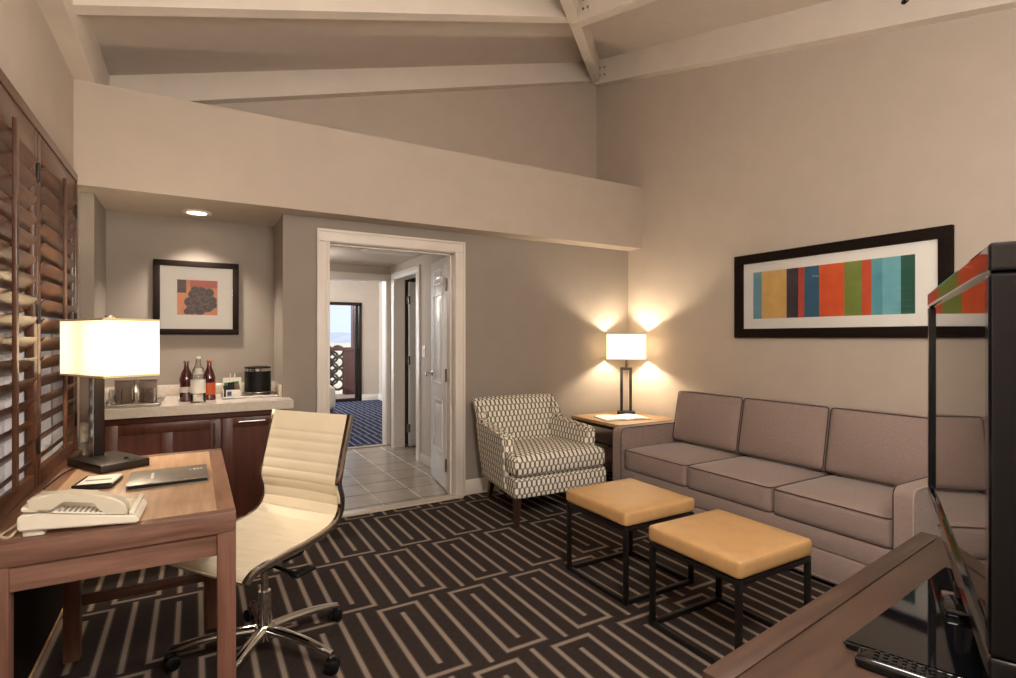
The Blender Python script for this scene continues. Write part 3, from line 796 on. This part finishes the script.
bmesh.ops.bevel(a.bm, geom=[e for e in a.bm.edges if all(v.co.z > .89 for v in e.verts)], offset=.003, segments=2, affect='EDGES')
a.build('slab', 'counter', ct)
MB().box(-.529, .537, YN-.018, YN-.001, .9, .982, .002).box(.519, .537, 4.13, YN-.018, .9, .982, .002).box(-.529, -.511, 4.13, YN-.018, .9, .982, .002).build('splashback', 'counter', ct)

# tray with glassware
gt = thing('glassware_tray', 'rectangular silver tray at the left end of the bar counter', 'tray', (-.34, 4.15, .9))
a = MB().prism([(-.47, 3.93), (-.2, 3.93), (-.19, 4.38), (-.49, 4.38)], (0, 0, .901), (1, 0, 0), (0, 1, 0), (0, 0, .006))
a.build('tray_bottom', 'steel', gt)
a = MB().tube([(-.475, 3.925, .914), (-.195, 3.925, .914), (-.185, 4.385, .914), (-.495, 4.385, .914)], .008, 8, closed=True)
a.build('tray_rim', 'steel', gt)
def tumbler(x, y, r, h, label):
    t = MB().lathe([(0, 0), (r*.8, 0), (r, h), (r-.003, h), (r*.8-.004, .012), (0, .012)], (0, 0, 0), 24).build('drinking_glass', 'glass')
    t.location = (x, y, .908); return tag(t, label, 'glass', 'glasses on the silver tray')
tumbler(-.415, 4.02, .034, .1, 'clear drinking glass on the left part of the silver tray')
tumbler(-.245, 4.04, .034, .1, 'clear drinking glass at the right end of the silver tray')
tumbler(-.455, 4.14, .03, .085, 'low clear glass at the far left of the silver tray beside the lamp column')
for x, l in ((-.385, 'dark brown square canister on the silver tray, left of the chrome shaker'), (-.262, 'dark brown square canister on the silver tray, right of the chrome shaker')):
    k = thing('canister', l, 'canister', (x, 4.17, .908), 0, 'brown canisters on the silver tray')
    box(x-.048, x+.048, 4.12, 4.22, .908, 1.045, .006).build('body', 'brown', k)
    box(x-.05, x+.05, 4.118, 4.222, 1.045, 1.058, .005).build('lid', 'brown', k)
sh = thing('cocktail_shaker', 'slim chrome shaker standing between two dark canisters', 'shaker', (-.315, 4.0, .908))
MB().lathe([(0, 0), (.019, 0), (.022, .01), (.022, .1), (.012, .125), (0, .125)], (0, 0, 0), 20).build('body', 'chrome', sh, world=False)
MB().lathe([(0, .125), (.012, .125), (.012, .15), (.006, .158), (0, .158)], (0, 0, 0), 20).build('cap', 'chrome', sh, world=False)

def bottle(name, x, y, k, label, body, h, r, cap, labm, ph):
    t = thing(name, label, 'bottle', (x, y, .9), 0, 'drink bottles on the bar counter')
    pr = [(0, .0), (r*.96, .0), (r, .006), (r*.93, h*.42), (r*1.0, h*.5), (r*1.0, h*.56), (r*.70, h*.72), (.016, h*.82), (.0125, h*.93), (.0145, h*.935), (.0145, h*.95), (0, h*.95)]
    MB().lathe(pr, seg=24).build('body', body, t, world=False, smooth=50)
    MB().lathe([(0, h*.945), (.016, h*.945), (.016, h), (0, h)], seg=18).build('cap', cap, t, world=False)
    MB().lathe([(r*.965+.001, ph[0]*h), (r*.955+.0015, ph[1]*h)], seg=24).build('paper_label', labm, t, world=False)
    return t
bottle('drink_bottle', -.05, 4.19, 0, 'dark red drink bottle with dark cap, left of the clear bottle', 'redo', .265, .041, 'nickel', 'silver', (.22, .36))
b2 = bottle('water_bottle', .018, 4.07, 1, 'clear water bottle with white cap and label standing in front', 'bottleg', .30, .044, 'keys', 'paper', (.2, .5))
MB().lathe([(.0375, .185), (.0215, .222)], seg=24).build('neck_label', 'paper', b2, world=False)
bottle('drink_bottle', .084, 4.205, 2, 'dark drink bottle with orange label and orange cap behind the clear one', 'redo', .265, .039, 'orange', 'orange', (.13, .44))

bt = tag(MB().box(.165, .512, 4.155, 4.50, .901, .906, .002).tube([(.168, 4.158, .909), (.509, 4.158, .909), (.509, 4.497, .909), (.168, 4.497, .909)], .006, 8, closed=True).build('serving_tray', 'nickel', origin=(.34, 4.33, .9)), 'square dark metal tray under the black ice bucket', 'tray')
ib = thing('ice_bucket', 'round black ice bucket with chrome bands at the right end of counter', 'ice bucket', (.395, 4.30, .907))
MB().lathe([(0, .02), (.082, .02), (.088, .03), (.088, .175), (0, .175)], seg=36).build('body', 'black', ib, world=False)
MB().lathe([(0, 0), (.084, 0), (.086, .006), (.086, .026), (0, .026)], seg=36).build('bottom_band', 'chrome', ib, world=False)
MB().lathe([(.0, .174), (.09, .174), (.09, .194), (0, .194)], seg=36).build('top_band', 'chrome', ib, world=False)
MB().lathe([(0, .194), (.089, .194), (.086, .204), (.06, .209), (0, .21)], seg=36).build('lid', 'black', ib, world=False)
tb = thing('tea_caddy', 'small caddy of tea sachets with white card beside the ice bucket', 'caddy', (.226, 4.21, .907))
MB().box(-.058, .058, .03, .034, 0, .135, .001).box(-.058, .058, -.035, .034, 0, .004).box(-.058, -.054, -.035, .034, 0, .06).box(.054, .058, -.035, .034, 0, .06).build('holder', 'keys', tb, world=False)
for i, mt in enumerate(('black', 'green', 'brown', 'black', 'orange', 'green', 'brown')):
    M_ = Matrix.Rotation(radians(random.uniform(-9, 9)), 4, 'Y') @ Matrix.Rotation(radians(12), 4, 'X')
    MB().box(-.054+i*.012, -.010+i*.0105, -.014+.006*(i % 3), -.009+.006*(i % 3), .006, .092+.02*(i % 2), .001, mx=M_).build('sachet', mt, tb, world=False)
cd = MB().box(-.042, .048, -.047, -.044, 0, .055, .001).build('card', 'paper', tb, world=False)
MB().box(-.034, -.008, -.0478, -.0468, .014, .044).build('print', 'blue', cd, world=False, smooth=0)
for x in (-.015, .012): MB().tube([(x, .02, .1), (x+.004, .025, .165)], .004, 8).build('stirrer', 'keys', tb, world=False)

# recessed light
dl = thing('recessed_downlight', 'round lit recessed downlight in the niche ceiling', 'ceiling light', (.012, 4.345, 2.17))
MB().lathe([(.062, 2.2), (.062, 2.192), (.088, 2.19), (.092, 2.2)], (.012, 4.345, 0), 32).build('trim_ring', 'white', dl)
MB().lathe([(0, 2.196), (.062, 2.196), (.062, 2.199), (0, 2.199)], (.012, 4.345, 0), 32).build('lens', 'bulb', dl)
ol = thing('wall_outlet', 'cream wall outlet plate low between the shutters and the lamp column', 'outlet', (-.565, YB, .75))
MB().box(-.598, -.534, YB-.006, YB, .69, .81, .002).build('plate', 'outlet', ol)
MB().box(-.585, -.547, YB-.008, YB-.005, .70, .74, .002).box(-.585, -.547, YB-.008, YB-.005, .76, .80, .002).build('socket', 'keys', ol)

# ------------------------------------------------------------------ pictures
def framed(name, label, axis, a0, a1, z0, z1, plane, sgn, fw, depth):
    t = thing(name, label, 'picture', ((plane, (a0+a1)/2, z0) if axis == 'y' else ((a0+a1)/2, plane, z0)))
    def bx(m_, p, r, u, v, d0, d1, b=0):
        if axis == 'y': m_.box(plane+sgn*d0, plane+sgn*d1, p, r, u, v, b)
        else: m_.box(p, r, plane+sgn*d0, plane+sgn*d1, u, v, b)
    a = MB()
    for (p, r, u, v) in ((a0, a1, z0, z0+fw), (a0, a1, z1-fw, z1), (a0, a0+fw, z0+fw, z1-fw), (a1-fw, a1, z0+fw, z1-fw)): bx(a, p, r, u, v, .001, depth, .003)
    a.build('frame', 'frame', t)
    a = MB(); bx(a, a0+fw, a1-fw, z0+fw, z1-fw, .002, .008); a.build('mat_board', 'mat', t, smooth=0)
    a = MB(); bx(a, a0+fw, a1-fw, z0+fw, z1-fw, depth-.012, depth-.010); a.build('glass', 'acrylic', t, smooth=0)
    return t, bx
pr, bx = framed('framed_picture', 'wide dark-framed abstract print of vertical coloured stripes over the sofa', 'y', 1.381, 2.825, 1.322, 1.974, XR, -1, .07, .035)
cols = [(112, 158, 172), (222, 180, 108), (66, 54, 66), (196, 72, 50), (46, 98, 124), (222, 92, 44), (124, 140, 60), (206, 80, 44), (92, 160, 170), (116, 178, 186), (36, 86, 68)]
ys = [2.67, 2.597, 2.396, 2.307, 2.262, 2.156, 1.987, 1.876, 1.818, 1.755, 1.651, 1.575]
order = [0, 1, 2, 3, 4, 5, 6, 7, 8, 9, 10]
a = MB()
for i in range(11):
    W['stripe%d' % i] = plain('stripe_%d' % i, cols[i], .6, var=.1, vs=12)
    a.mi = i; bx(a, ys[i+1], ys[i], 1.469, 1.831, .008, .0095)
a.build('art_print', ['stripe%d' % i for i in range(11)], pr, smooth=0)
ps, bx = framed('framed_picture', 'small dark-framed print of grey clustered circles on orange above the bar counter', 'x', -.257, .288, 1.346, 1.883, YN, -1, .04, .03)
W['art_o'] = plain('art_orange', (222, 150, 108), .6, var=.16, vs=7); W['art_g'] = plain('art_grey', (96, 82, 80), .6, var=.2, vs=60); W['art_h'] = plain('art_pale_grey', (132, 116, 110), .6, var=.2, vs=60); W['art_d'] = plain('art_dark_grey', (74, 62, 62), .6, var=.2, vs=60); W['art_r'] = plain('art_rose', (196, 106, 90), .6, var=.1, vs=9)
a = MB(); bx(a, -.112, .146, 1.49, 1.746, .008, .0095)
a.mi = 2; bx(a, -.03, .146, 1.69, 1.746, .0095, .0098)
a.mi = 1
bx(a, -.112, -.055, 1.65, 1.746, .0095, .0099)
nd_ = 0
for (cx, cz, r) in ((-.02, 1.53, .038), (.03, 1.535, .045), (.08, 1.55, .04), (-.035, 1.585, .035), (.015, 1.595, .045), (.07, 1.61, .045), (.112, 1.6, .03), (-.01, 1.64, .035), (.04, 1.66, .04), (.09, 1.655, .035), (.0, 1.675, .028), (.115, 1.565, .028), (-.05, 1.515, .022)):
    nd_ += 1
    for rr_, mi_ in ((r, 3), (r*.9, 1), (r*.5, 4), (r*.38, 1), (r*.12, 3)):
        dz_ = YN-.0102-.00012*nd_-.00002*(1-rr_/r)
        a.bm.faces.new([a.bm.verts.new((cx+rr_*cos(2*pi*k/20), dz_, cz+rr_*sin(2*pi*k/20))) for k in range(20)]).material_index = mi_
a.build('art_print', ['art_o', 'art_g', 'art_r', 'art_h', 'art_d'], ps, smooth=0)

# ------------------------------------------------------------------ armchair
ac = thing('armchair', 'armchair in cream and brown link-pattern fabric by the doorway', 'armchair', (2.335, 3.53, 0), radians(-2.5))
HWc = .41; F = -.365; B = .40
def taper(o, p):  # narrower towards the back
    return o
base = MB().rbox((0, .02, .263), (.80, .74, .146), .02, 6, fn=lambda o, p: (o.x*(1-.2*(o.y+.37)/.74), o.y, o.z))
base.build('base', 'links', ac, world=False, uv=True)
MB().rbox((0, -.06, .413), (.79, .60, .145), .045, 14, (0, .0, .03), fn=lambda o, p: (o.x*(1 if o.y < -.12 else .80), o.y, o.z)).build('seat_cushion', 'links', ac, world=False, uv=True, smooth=60)
for sg in (-1, 1):
    pf = [(-.2, .2), (.32, .2), (.36, .42), (.36, .66), (.28, .645), (.1, .635), (-.13, .628), (-.185, .615), (-.2, .59)]
    a = MB().prism(pf, (sg*.41, 0, 0), (0, 1, 0), (0, 0, 1), (-sg*.095, 0, 0))
    bmesh.ops.bevel(a.bm, geom=list(a.bm.edges), offset=.018, segments=3, affect='EDGES')
    for v in a.bm.verts:
        k = (v.co.z-.2)/.45; v.co.x += sg*.02*k*(1-.5*k); v.co.x *= 1-.2*max(0, (v.co.y+.3))/.7*(1-k*.55)
    a.build('arm', 'links', ac, world=False, uv=True, smooth=50)
def backshape(o, p):
    k = max(0, (o.z+.28)/.56)
    lean = .10*k
    w = 1+.15*k**1.3
    roll = .03*max(0, k-.85)/.15
    return (o.x*w, o.y+lean+roll-.035*(1-(o.x/.36)**2)*0, o.z-.012*(o.x/.36)**2*k)
MB().rbox((.01, .31, .54), (.64, .13, .58), .045, 12, (0, .012, 0), fn=backshape).build('backrest', 'links', ac, world=False, uv=True, smooth=60)
for sg in (-1, 1):   # sloping wing joining arm and back
    a = MB().prism([(.16, .62), (.33, .62), (.44, .825), (.37, .82), (.315, .72), (.26, .655)], (sg*.385, 0, 0), (0, 1, 0), (0, 0, 1), (-sg*.07, 0, 0))
    bmesh.ops.bevel(a.bm, geom=list(a.bm.edges), offset=.015, segments=3, affect='EDGES')
    a.build('wing', 'links', ac, world=False, uv=True, smooth=50)
for sx in (-1, 1):
    for (y, dy) in ((-.325, -.01), (.335, .05)):
        xx = sx*.375*(1 if y < 0 else .64)
        a = MB(); rr = [[a.bm.verts.new((xx+sx*dx+ex*w, y+ddy+ey*w, z)) for ex, ey in ((-1, -1), (1, -1), (1, 1), (-1, 1))] for z, w, dx, ddy in ((.2, .024, -.005, 0), (0, .015, .005, dy))]
        for k in range(4): a.bm.faces.new([rr[0][k], rr[0][(k+1) % 4], rr[1][(k+1) % 4], rr[1][k]])
        a.bm.faces.new(rr[0]); a.bm.faces.new(rr[1]); a.build('leg', 'legw', ac, world=False, smooth=0)

# ------------------------------------------------------------------ end table, lamp, magazine
et = thing('end_table', 'square light-wood end table with dark metal frame in the corner', 'side table', (3.37, 3.68, 0))
EX0, EX1, EY0, EY1 = 3.03, 3.72, 3.34, 4.03
box(EX0, EX1, EY0, EY1, .572, .598, .002).build('table_top', 'etab', et)
MB().box(EX0+.004, EX1-.004, EY0+.004, EY0+.03, .545, .572).box(EX0+.004, EX1-.004, EY1-.03, EY1-.004, .545, .572).box(EX0+.004, EX0+.03, EY0+.03, EY1-.03, .545, .572).box(EX1-.03, EX1-.004, EY0+.03, EY1-.03, .545, .572).build('top_frame', 'iron', et)
for x in (EX0+.004, EX1-.034):
    for y in (EY0+.004, EY1-.034): box(x, x+.03, y, y+.03, 0, .545, .002).build('leg', 'iron', et)
box(EX0+.02, EX1-.02, EY0+.02, EY1-.02, .24, .265, .002).build('shelf', 'cab', et)
MB().box(EX0+.034, EX1-.034, EY0+.008, EY0+.026, .40, .42).box(EX0+.008, EX0+.026, EY0+.034, EY1-.034, .40, .42).build('rail', 'iron', et)

tl = thing('table_lamp', 'table lamp with lit white shade on an open dark frame stem in the corner', 'lamp', (3.54, 3.845, .598), radians(-42))
MB().box(-.083, .083, -.055, .055, 0, .03, .003).build('base', 'bronze', tl, world=False)
MB().box(-.055, -.028, -.013, .013, .03, .43, .002).box(.028, .055, -.013, .013, .03, .43, .002).box(-.055, .055, -.013, .013, .42, .445, .002).build('stem', 'bronze', tl, world=False)
MB().tube([(0, 0, .44), (0, 0, .56)], .008, 12).build('neck', 'bronze', tl, world=False)
shade_box(.178, .12, .518, .765, tl, 'shade2', 0, 0)
mg = thing('magazine', 'open white magazine lying on the end table in front of the lamp', 'magazine', (3.32, 3.66, .598), radians(-16))
def page(x0, x1, name, mt, z0=0.):
    a = MB(); n = 8; rr = []
    for i in range(n+1):
        t = i/n; x = x0+(x1-x0)*t; z = .006+.010*sin(pi*(t if x1 > x0 else t))*.9
        rr.append([a.bm.verts.new(v) for v in ((x, -.135, z0), (x, -.135, z0+z), (x, .135, z0+z), (x, .135, z0))])
    for A_, B_ in zip(rr, rr[1:]):
        for k in range(4): a.bm.faces.new([A_[k], A_[(k+1) % 4], B_[(k+1) % 4], B_[k]])
    a.bm.faces.new(rr[0]); a.bm.faces.new(list(reversed(rr[-1])))
    return a.build(name, mt, mg, world=False, smooth=30)
page(0, .21, 'page_block', 'paper', .003); page(-.21, 0, 'page_block', 'paper', .003)
MB().box(-.215, .215, -.139, .139, 0, .003).build('cover', 'brown', mg, world=False)

# ------------------------------------------------------------------ sofa
so = thing('sofa', 'taupe three-seat sofa with dark piping along the right wall', 'sofa', (3.33, 2.25, 0))
SY0, SY1, AW, FX = 1.2, 3.28, .105, 2.885
box(FX+.0, 3.755, SY0+.01, SY1-.01, .19, .30, .012).build('seat_deck', 'sofa', so)
MB().box(FX-.005, 3.75, SY0+.008, SY1-.008, .03, .188, .012).build('skirt', 'sofa', so)
MB().tube([(FX-.012, SY0+.012, .05), (FX-.012, SY1-.012, .05)], .004, 6).build('skirt_welt', 'sofa', so)
seat = [(1.297, 1.922), (1.928, 2.55), (2.556, 3.17)]
for (y0, y1) in seat:
    x0, x1, z0, z1 = FX+.005, 3.56, .296, .455
    cu = MB().rbox(((x0+x1)/2, (y0+y1)/2, (z0+z1)/2), (x1-x0, y1-y0-.004, z1-z0), .028, 10, (0.008, 0, .018)).build('seat_cushion', 'sofa', so, smooth=60)
    for z in (z1-.008, z0+.008):
        MB().tube([(x, y, z) for x, y in rloop(x0-.001, x1, y0+.003, y1-.003,   .03)], .0032, 6, closed=True).build('piping', 'pipe', cu)
for i, (y0, y1) in enumerate(seat):
    yc = (y0+y1)/2
    Mx = Matrix.Translation((3.545, yc, .665)) @ Matrix.Rotation(radians(11), 4, 'Y')
    cu = MB().rbox((0, 0, 0), (.18, y1-y0+.004, .41), .035, 12, (.05, 0, .016), mx=Mx).build('back_cushion', 'sofa', so, smooth=60)
    for xx in (-.082,):
        MB().tube([Mx @ Vector((xx, y, z)) for y, z in rloop(-(y1-y0)/2+.004, (y1-y0)/2-.004, -.2, .2, .022)], .0034, 6, closed=True).build('piping', 'pipe', cu)
box(3.62, 3.765, SY0+.02, SY1-.02, .19, .80, .03, 3).build('back_frame', 'sofa', so)
for (y0, y1) in ((SY0, SY0+.092), (SY1-AW, SY1)):
    pf = rloop(FX-.01, 3.76, .188, .612, .045, 5)
    a = MB().prism(pf, (0, y0+.004, 0), (1, 0, 0), (0, 0, 1), (0, y1-y0-.008, 0))
    for v in a.bm.verts:
        if v.co.z < .3 and v.co.x < 2.95: v.co.x = FX-.01; v.co.z = min(v.co.z, .19)
    ar = a.build('arm', 'sofa', so, smooth=50)
    for yy in (y0+.004, y1-.004):
        MB().tube([(x, yy, z) for x, z in ((FX-.01, .19), (FX-.01, .4), (FX-.01, .565), (FX-.003, .592), (FX+.012, .607), (FX+.035, .612), (3.2, .612), (3.74, .612))], .0036, 6).build('piping', 'pipe_lit' if yy < 1.27 else 'pipe', ar)
for x in (FX+.05, 3.7):
    for y in (SY0+.06, SY1-.06): MB().box(x-.025, x+.025, y-.025, y+.025, 0, .032, .003).build('foot', 'legw', so)

# ------------------------------------------------------------------ ottomans
def ottoman(x0, x1, y0, y1, label):
    t = thing('ottoman', label, 'ottoman', ((x0+x1)/2, (y0+y1)/2, 0), 0, 'tan cube ottomans')
    t.location = (0, 0, 0); t.location = ((x0+x1)/2, (y0+y1)/2, 0)
    MB().rbox(((x0+x1)/2, (y0+y1)/2,   .424), (x1-x0, y1-y0, .076), .018, 8, (.002, .002, .006)).build('cushion', 'tan', t, smooth=60)
    w = .022; i = .006
    X0, X1, Y0, Y1 = x0+i, x1-i, y0+i, y1-i
    for x in (X0, X1-w):
        for y in (Y0, Y1-w): box(x, x+w, y, y+w, 0, .383, .0015).build('leg', 'iron', t)
    for z in (0, .361):
        nm = 'bottom_rail' if z == 0 else 'top_rail'
        for y in (Y0, Y1-w): box(X0+w, X1-w, y, y+w, z, z+w, .001).build(nm, 'iron', t)
        for x in (X0, X1-w): box(x, x+w, Y0+w, Y1-w, z, z+w, .001).build(nm, 'iron', t)
    return t
ottoman(1.825, 2.325, 1.985, 2.485, 'tan leather cube ottoman on iron frame, nearer the armchair')
ottoman(1.80, 2.29, 1.328, 1.815, 'tan leather cube ottoman on iron frame, nearer the television console')

# ------------------------------------------------------------------ television, console, remote
e = Vector((.9934, .1147, 0)); nb = Vector((.1147, -.9934, 0)); F0 = Vector((.752, .629, 0)); CL, CD = 1.105, .49
co = thing('television_console', 'dark reddish wooden console under the television', 'console', F0+e*CL/2+nb*CD/2, atan2(e.y, e.x))
h = CL/2; k = CD/2
MB().box(-h, h, k-.045, k, .705, .75, .003).build('top_edge', 'cred', co, world=False)
MB().box(-h, h, -k, k-.047, .705, .7495, .002).build('top', 'cred', co, world=False)
MB().box(-h+.02, h-.02, -k+.01, k-.03, .08, .705).build('body', 'cred', co, world=False)
MB().box(-h+.04, h-.04, -k+.03, k-.07, 0, .08).build('plinth', 'black', co, world=False)
for i in range(3):
    x0 = -h+.025+i*(CL-.05)/3
    d = MB().box(x0+.003, x0+(CL-.05)/3-.003, k-.03, k-.012, .09, .695, .003).build('door', 'cred', co, world=False)
    xx = x0+(CL-.05)/3-.05 if i != 2 else x0+.05
    MB().tube([(xx, k+.008, .45), (xx, k+.008, .6)], .005, 8).tube([(xx, k-.013, .47), (xx, k+.008, .47)], .004, 8).tube([(xx, k-.013, .58), (xx, k+.008, .58)], .004, 8).build('handle', 'steel', d, world=False)

TC = Vector((1.39, .52, 0)); ta = atan2(.43, .903)
tv = thing('television', 'large flat black television turned on its glossy stand, seen almost edge-on', 'television', (1.36, .45, .75))
Mt = Matrix.Translation(TC) @ Matrix.Rotation(ta, 4, 'Z')
TW, T0, T1 = .51, .852, 1.45
a = MB(); bz = .035
for q_, (x0, x1, z0, z1) in enumerate(((-TW, TW, T1-bz-.006, T1), (-TW, TW, T0, T0+bz), (-TW, -TW+bz, T0+bz, T1-bz-.006), (TW-bz, TW, T0+bz, T1-bz-.006))):
    a.mi = q_//2
    a.box(x0, x1, -.045, 0, z0, z1, .006, 3, mx=Mt)
a.build('bezel', ['gloss', 'gloss2'], tv, smooth=0)
MB().box(-TW+bz-.002, TW-bz+.002, -.03, -.009, T0+bz-.002, T1-bz-.004, mx=Mt).build('screen', 'screen', tv, smooth=0)
MB().box(-TW+.01, TW-.01, -.07, -.045, T0+.01, T1-.01, .012, mx=Mt).box(-.28, .28, -.1, -.07, T0+.05, T1-.15, .02, mx=Mt).build('back_shell', 'black', tv)
Ms = Matrix.Translation((1.315, .425, .75)) @ Matrix.Rotation(radians(5.2), 4, 'Z')
a = MB().prism([(1.03, .545), (1.58, .597), (1.56, .30), (1.125, .265)], (0, 0, .7505), (1, 0, 0), (0, 1, 0), (0, 0, .0135))
bmesh.ops.bevel(a.bm, geom=list(a.bm.edges), offset=.005, segments=3, affect='EDGES')
a.build('stand_base', 'gloss', tv)
MB().box(-.05, .05, -.05, .05, .014, .03, .006, mx=Matrix.Translation((1.365, .465, .75)) @ Matrix.Rotation(ta, 4, 'Z')).lathe([(.032, .014), (.03, .12), (.0, .12)], (1.365, .465, .75), 24).box(-.1, .1, -.055, -.03, T0+.0, T0+.08, .004, mx=Mt).build('stand_neck', 'gloss', tv)
rm = thing('remote_control', 'black remote control with grey buttons on the console beside the television stand', 'remote', (1.04, .415, .75), radians(-73))
MB().rbox((0, 0, .0101), (.2, .046, .02), .0085, 10, (0, 0, .002)).build('body', 'gloss', rm, world=False, smooth=60)
a = MB()
for i in range(11):
    for j in range(3): a.lathe([(0, .0), (.0038, .0), (.0036, .002), (0, .0024)], (-.07+i*.013, -.012+j*.012, .0212), 10)
a.build('keypad', 'gloss', rm, world=False)

# hook on the sloping beam
HY = 1.595
hk = thing('ceiling_hook', 'small dark metal hook on the pale beam above the stripe picture', 'hook', (3.697, HY, 3.24))
HZ = 3.32
MB().tube(catmull([(3.699, HY, HZ+.03), (3.675, HY, HZ+.028), (3.67, HY, HZ+.012), (3.673, HY-.012, HZ+.004), (3.676, HY-.026, HZ+.012), (3.678, HY-.03, HZ+.022)], 6), .0045, 8).build('shank', 'black', hk)
MB().lathe([(0, 0), (.011, 0), (.011, -.004), (0, -.004)], (3.70, HY, HZ+.03), 14, 'x').build('plate', 'black', hk)

# ------------------------------------------------------------------ light
def light(kind, name, loc, power, col, size=.1, rot=None, **k):
    d = bpy.data.lights.new(name, kind); d.energy = power; d.color = col
    if kind in ('POINT', 'SPOT'): d.shadow_soft_size = size
    if kind == 'AREA': d.size = size
    for a_, b_ in k.items(): setattr(d, a_, b_)
    o = bpy.data.objects.new(name, d); o.location = loc
    if rot is not None: o.rotation_euler = rot
    C.objects.link(o); return o
warm = (1., .84, .62); soft = (1., .955, .905)
light('POINT', 'desk_lamp_bulb', (-.343, 3.087, 1.29), 18, warm, .035)
light('POINT', 'table_lamp_bulb', (3.53, 3.835, 1.24), 34, warm, .035)
light('SPOT', 'niche_downlight', (.012, 4.345, 2.17), 80, (1, .9, .78), .05, (0, 0, 0), spot_size=radians(104), spot_blend=.85)
light('POINT', 'entry_fill', (.3, -.8, 2.66), 60, soft, .2)  # added fill behind the camera, no fixture there
light('POINT', 'console_fill', (.72, .35, 1.98), 112, soft, .25)  # main fill, added out of view to brighten the room
light('POINT', 'console_side_fill', (2.1, .3, 2.1), 36, soft, .25)  # second added fill, not a lamp of the room
light('POINT', 'hall_fill', (.95, 5.7, 1.9), 7, (1, .95, .9), .1)  # bare fill added to brighten the hall
light('POINT', 'bedroom_fill', (1.2, 9.2, 2.2), 50, (1, .95, .92), .2)  # fill added to light the bedroom, no lamp modelled
light('AREA', 'bedroom_side_fill', (-.85, 9.85, 1.3), 260, (.82, .91, 1.), 2.4, (0, -pi/2, 0), shape='SQUARE')  # added daylight fill outside the unseen side opening
light('AREA', 'balcony_fill', (1.9, 14., 2.75), 90, (.75, .87, 1.), 1.0, (radians(80), 0, pi), shape='SQUARE')  # extra daylight added beyond the glass door, kept above the view
light('SUN', 'sun', (20, -10, 30), 5.5, (1, .95, .88), rot=Vector((.5, -.25, .9)).to_track_quat('Z', 'Y').to_euler(), angle=radians(.5))

w = bpy.data.worlds.new('sky'); S.world = w; w.use_nodes = True
bg = w.node_tree.nodes['Background']; bg.inputs[0].default_value = (.72, .84, 1., 1); bg.inputs[1].default_value = 1.15

# ------------------------------------------------------------------ camera
cam = bpy.data.cameras.new('camera'); co_ = bpy.data.objects.new('camera', cam); C.objects.link(co_)
cam.sensor_fit = 'HORIZONTAL'; cam.sensor_width = 36; cam.lens = 36*537/1016.; cam.clip_start = .05; cam.clip_end = 3000
yaw = math.atan(313/537.)
co_.location = (0, 0, 1.32); co_.rotation_euler = (pi/2, 0, -yaw)
cam.shift_y = (338-339)/1016.
S.camera = co_
vs = S.view_settings; vs.view_transform = 'Standard'; vs.look = 'None'; vs.gamma = 1; vs.use_curve_mapping = False; vs.exposure = 0.08
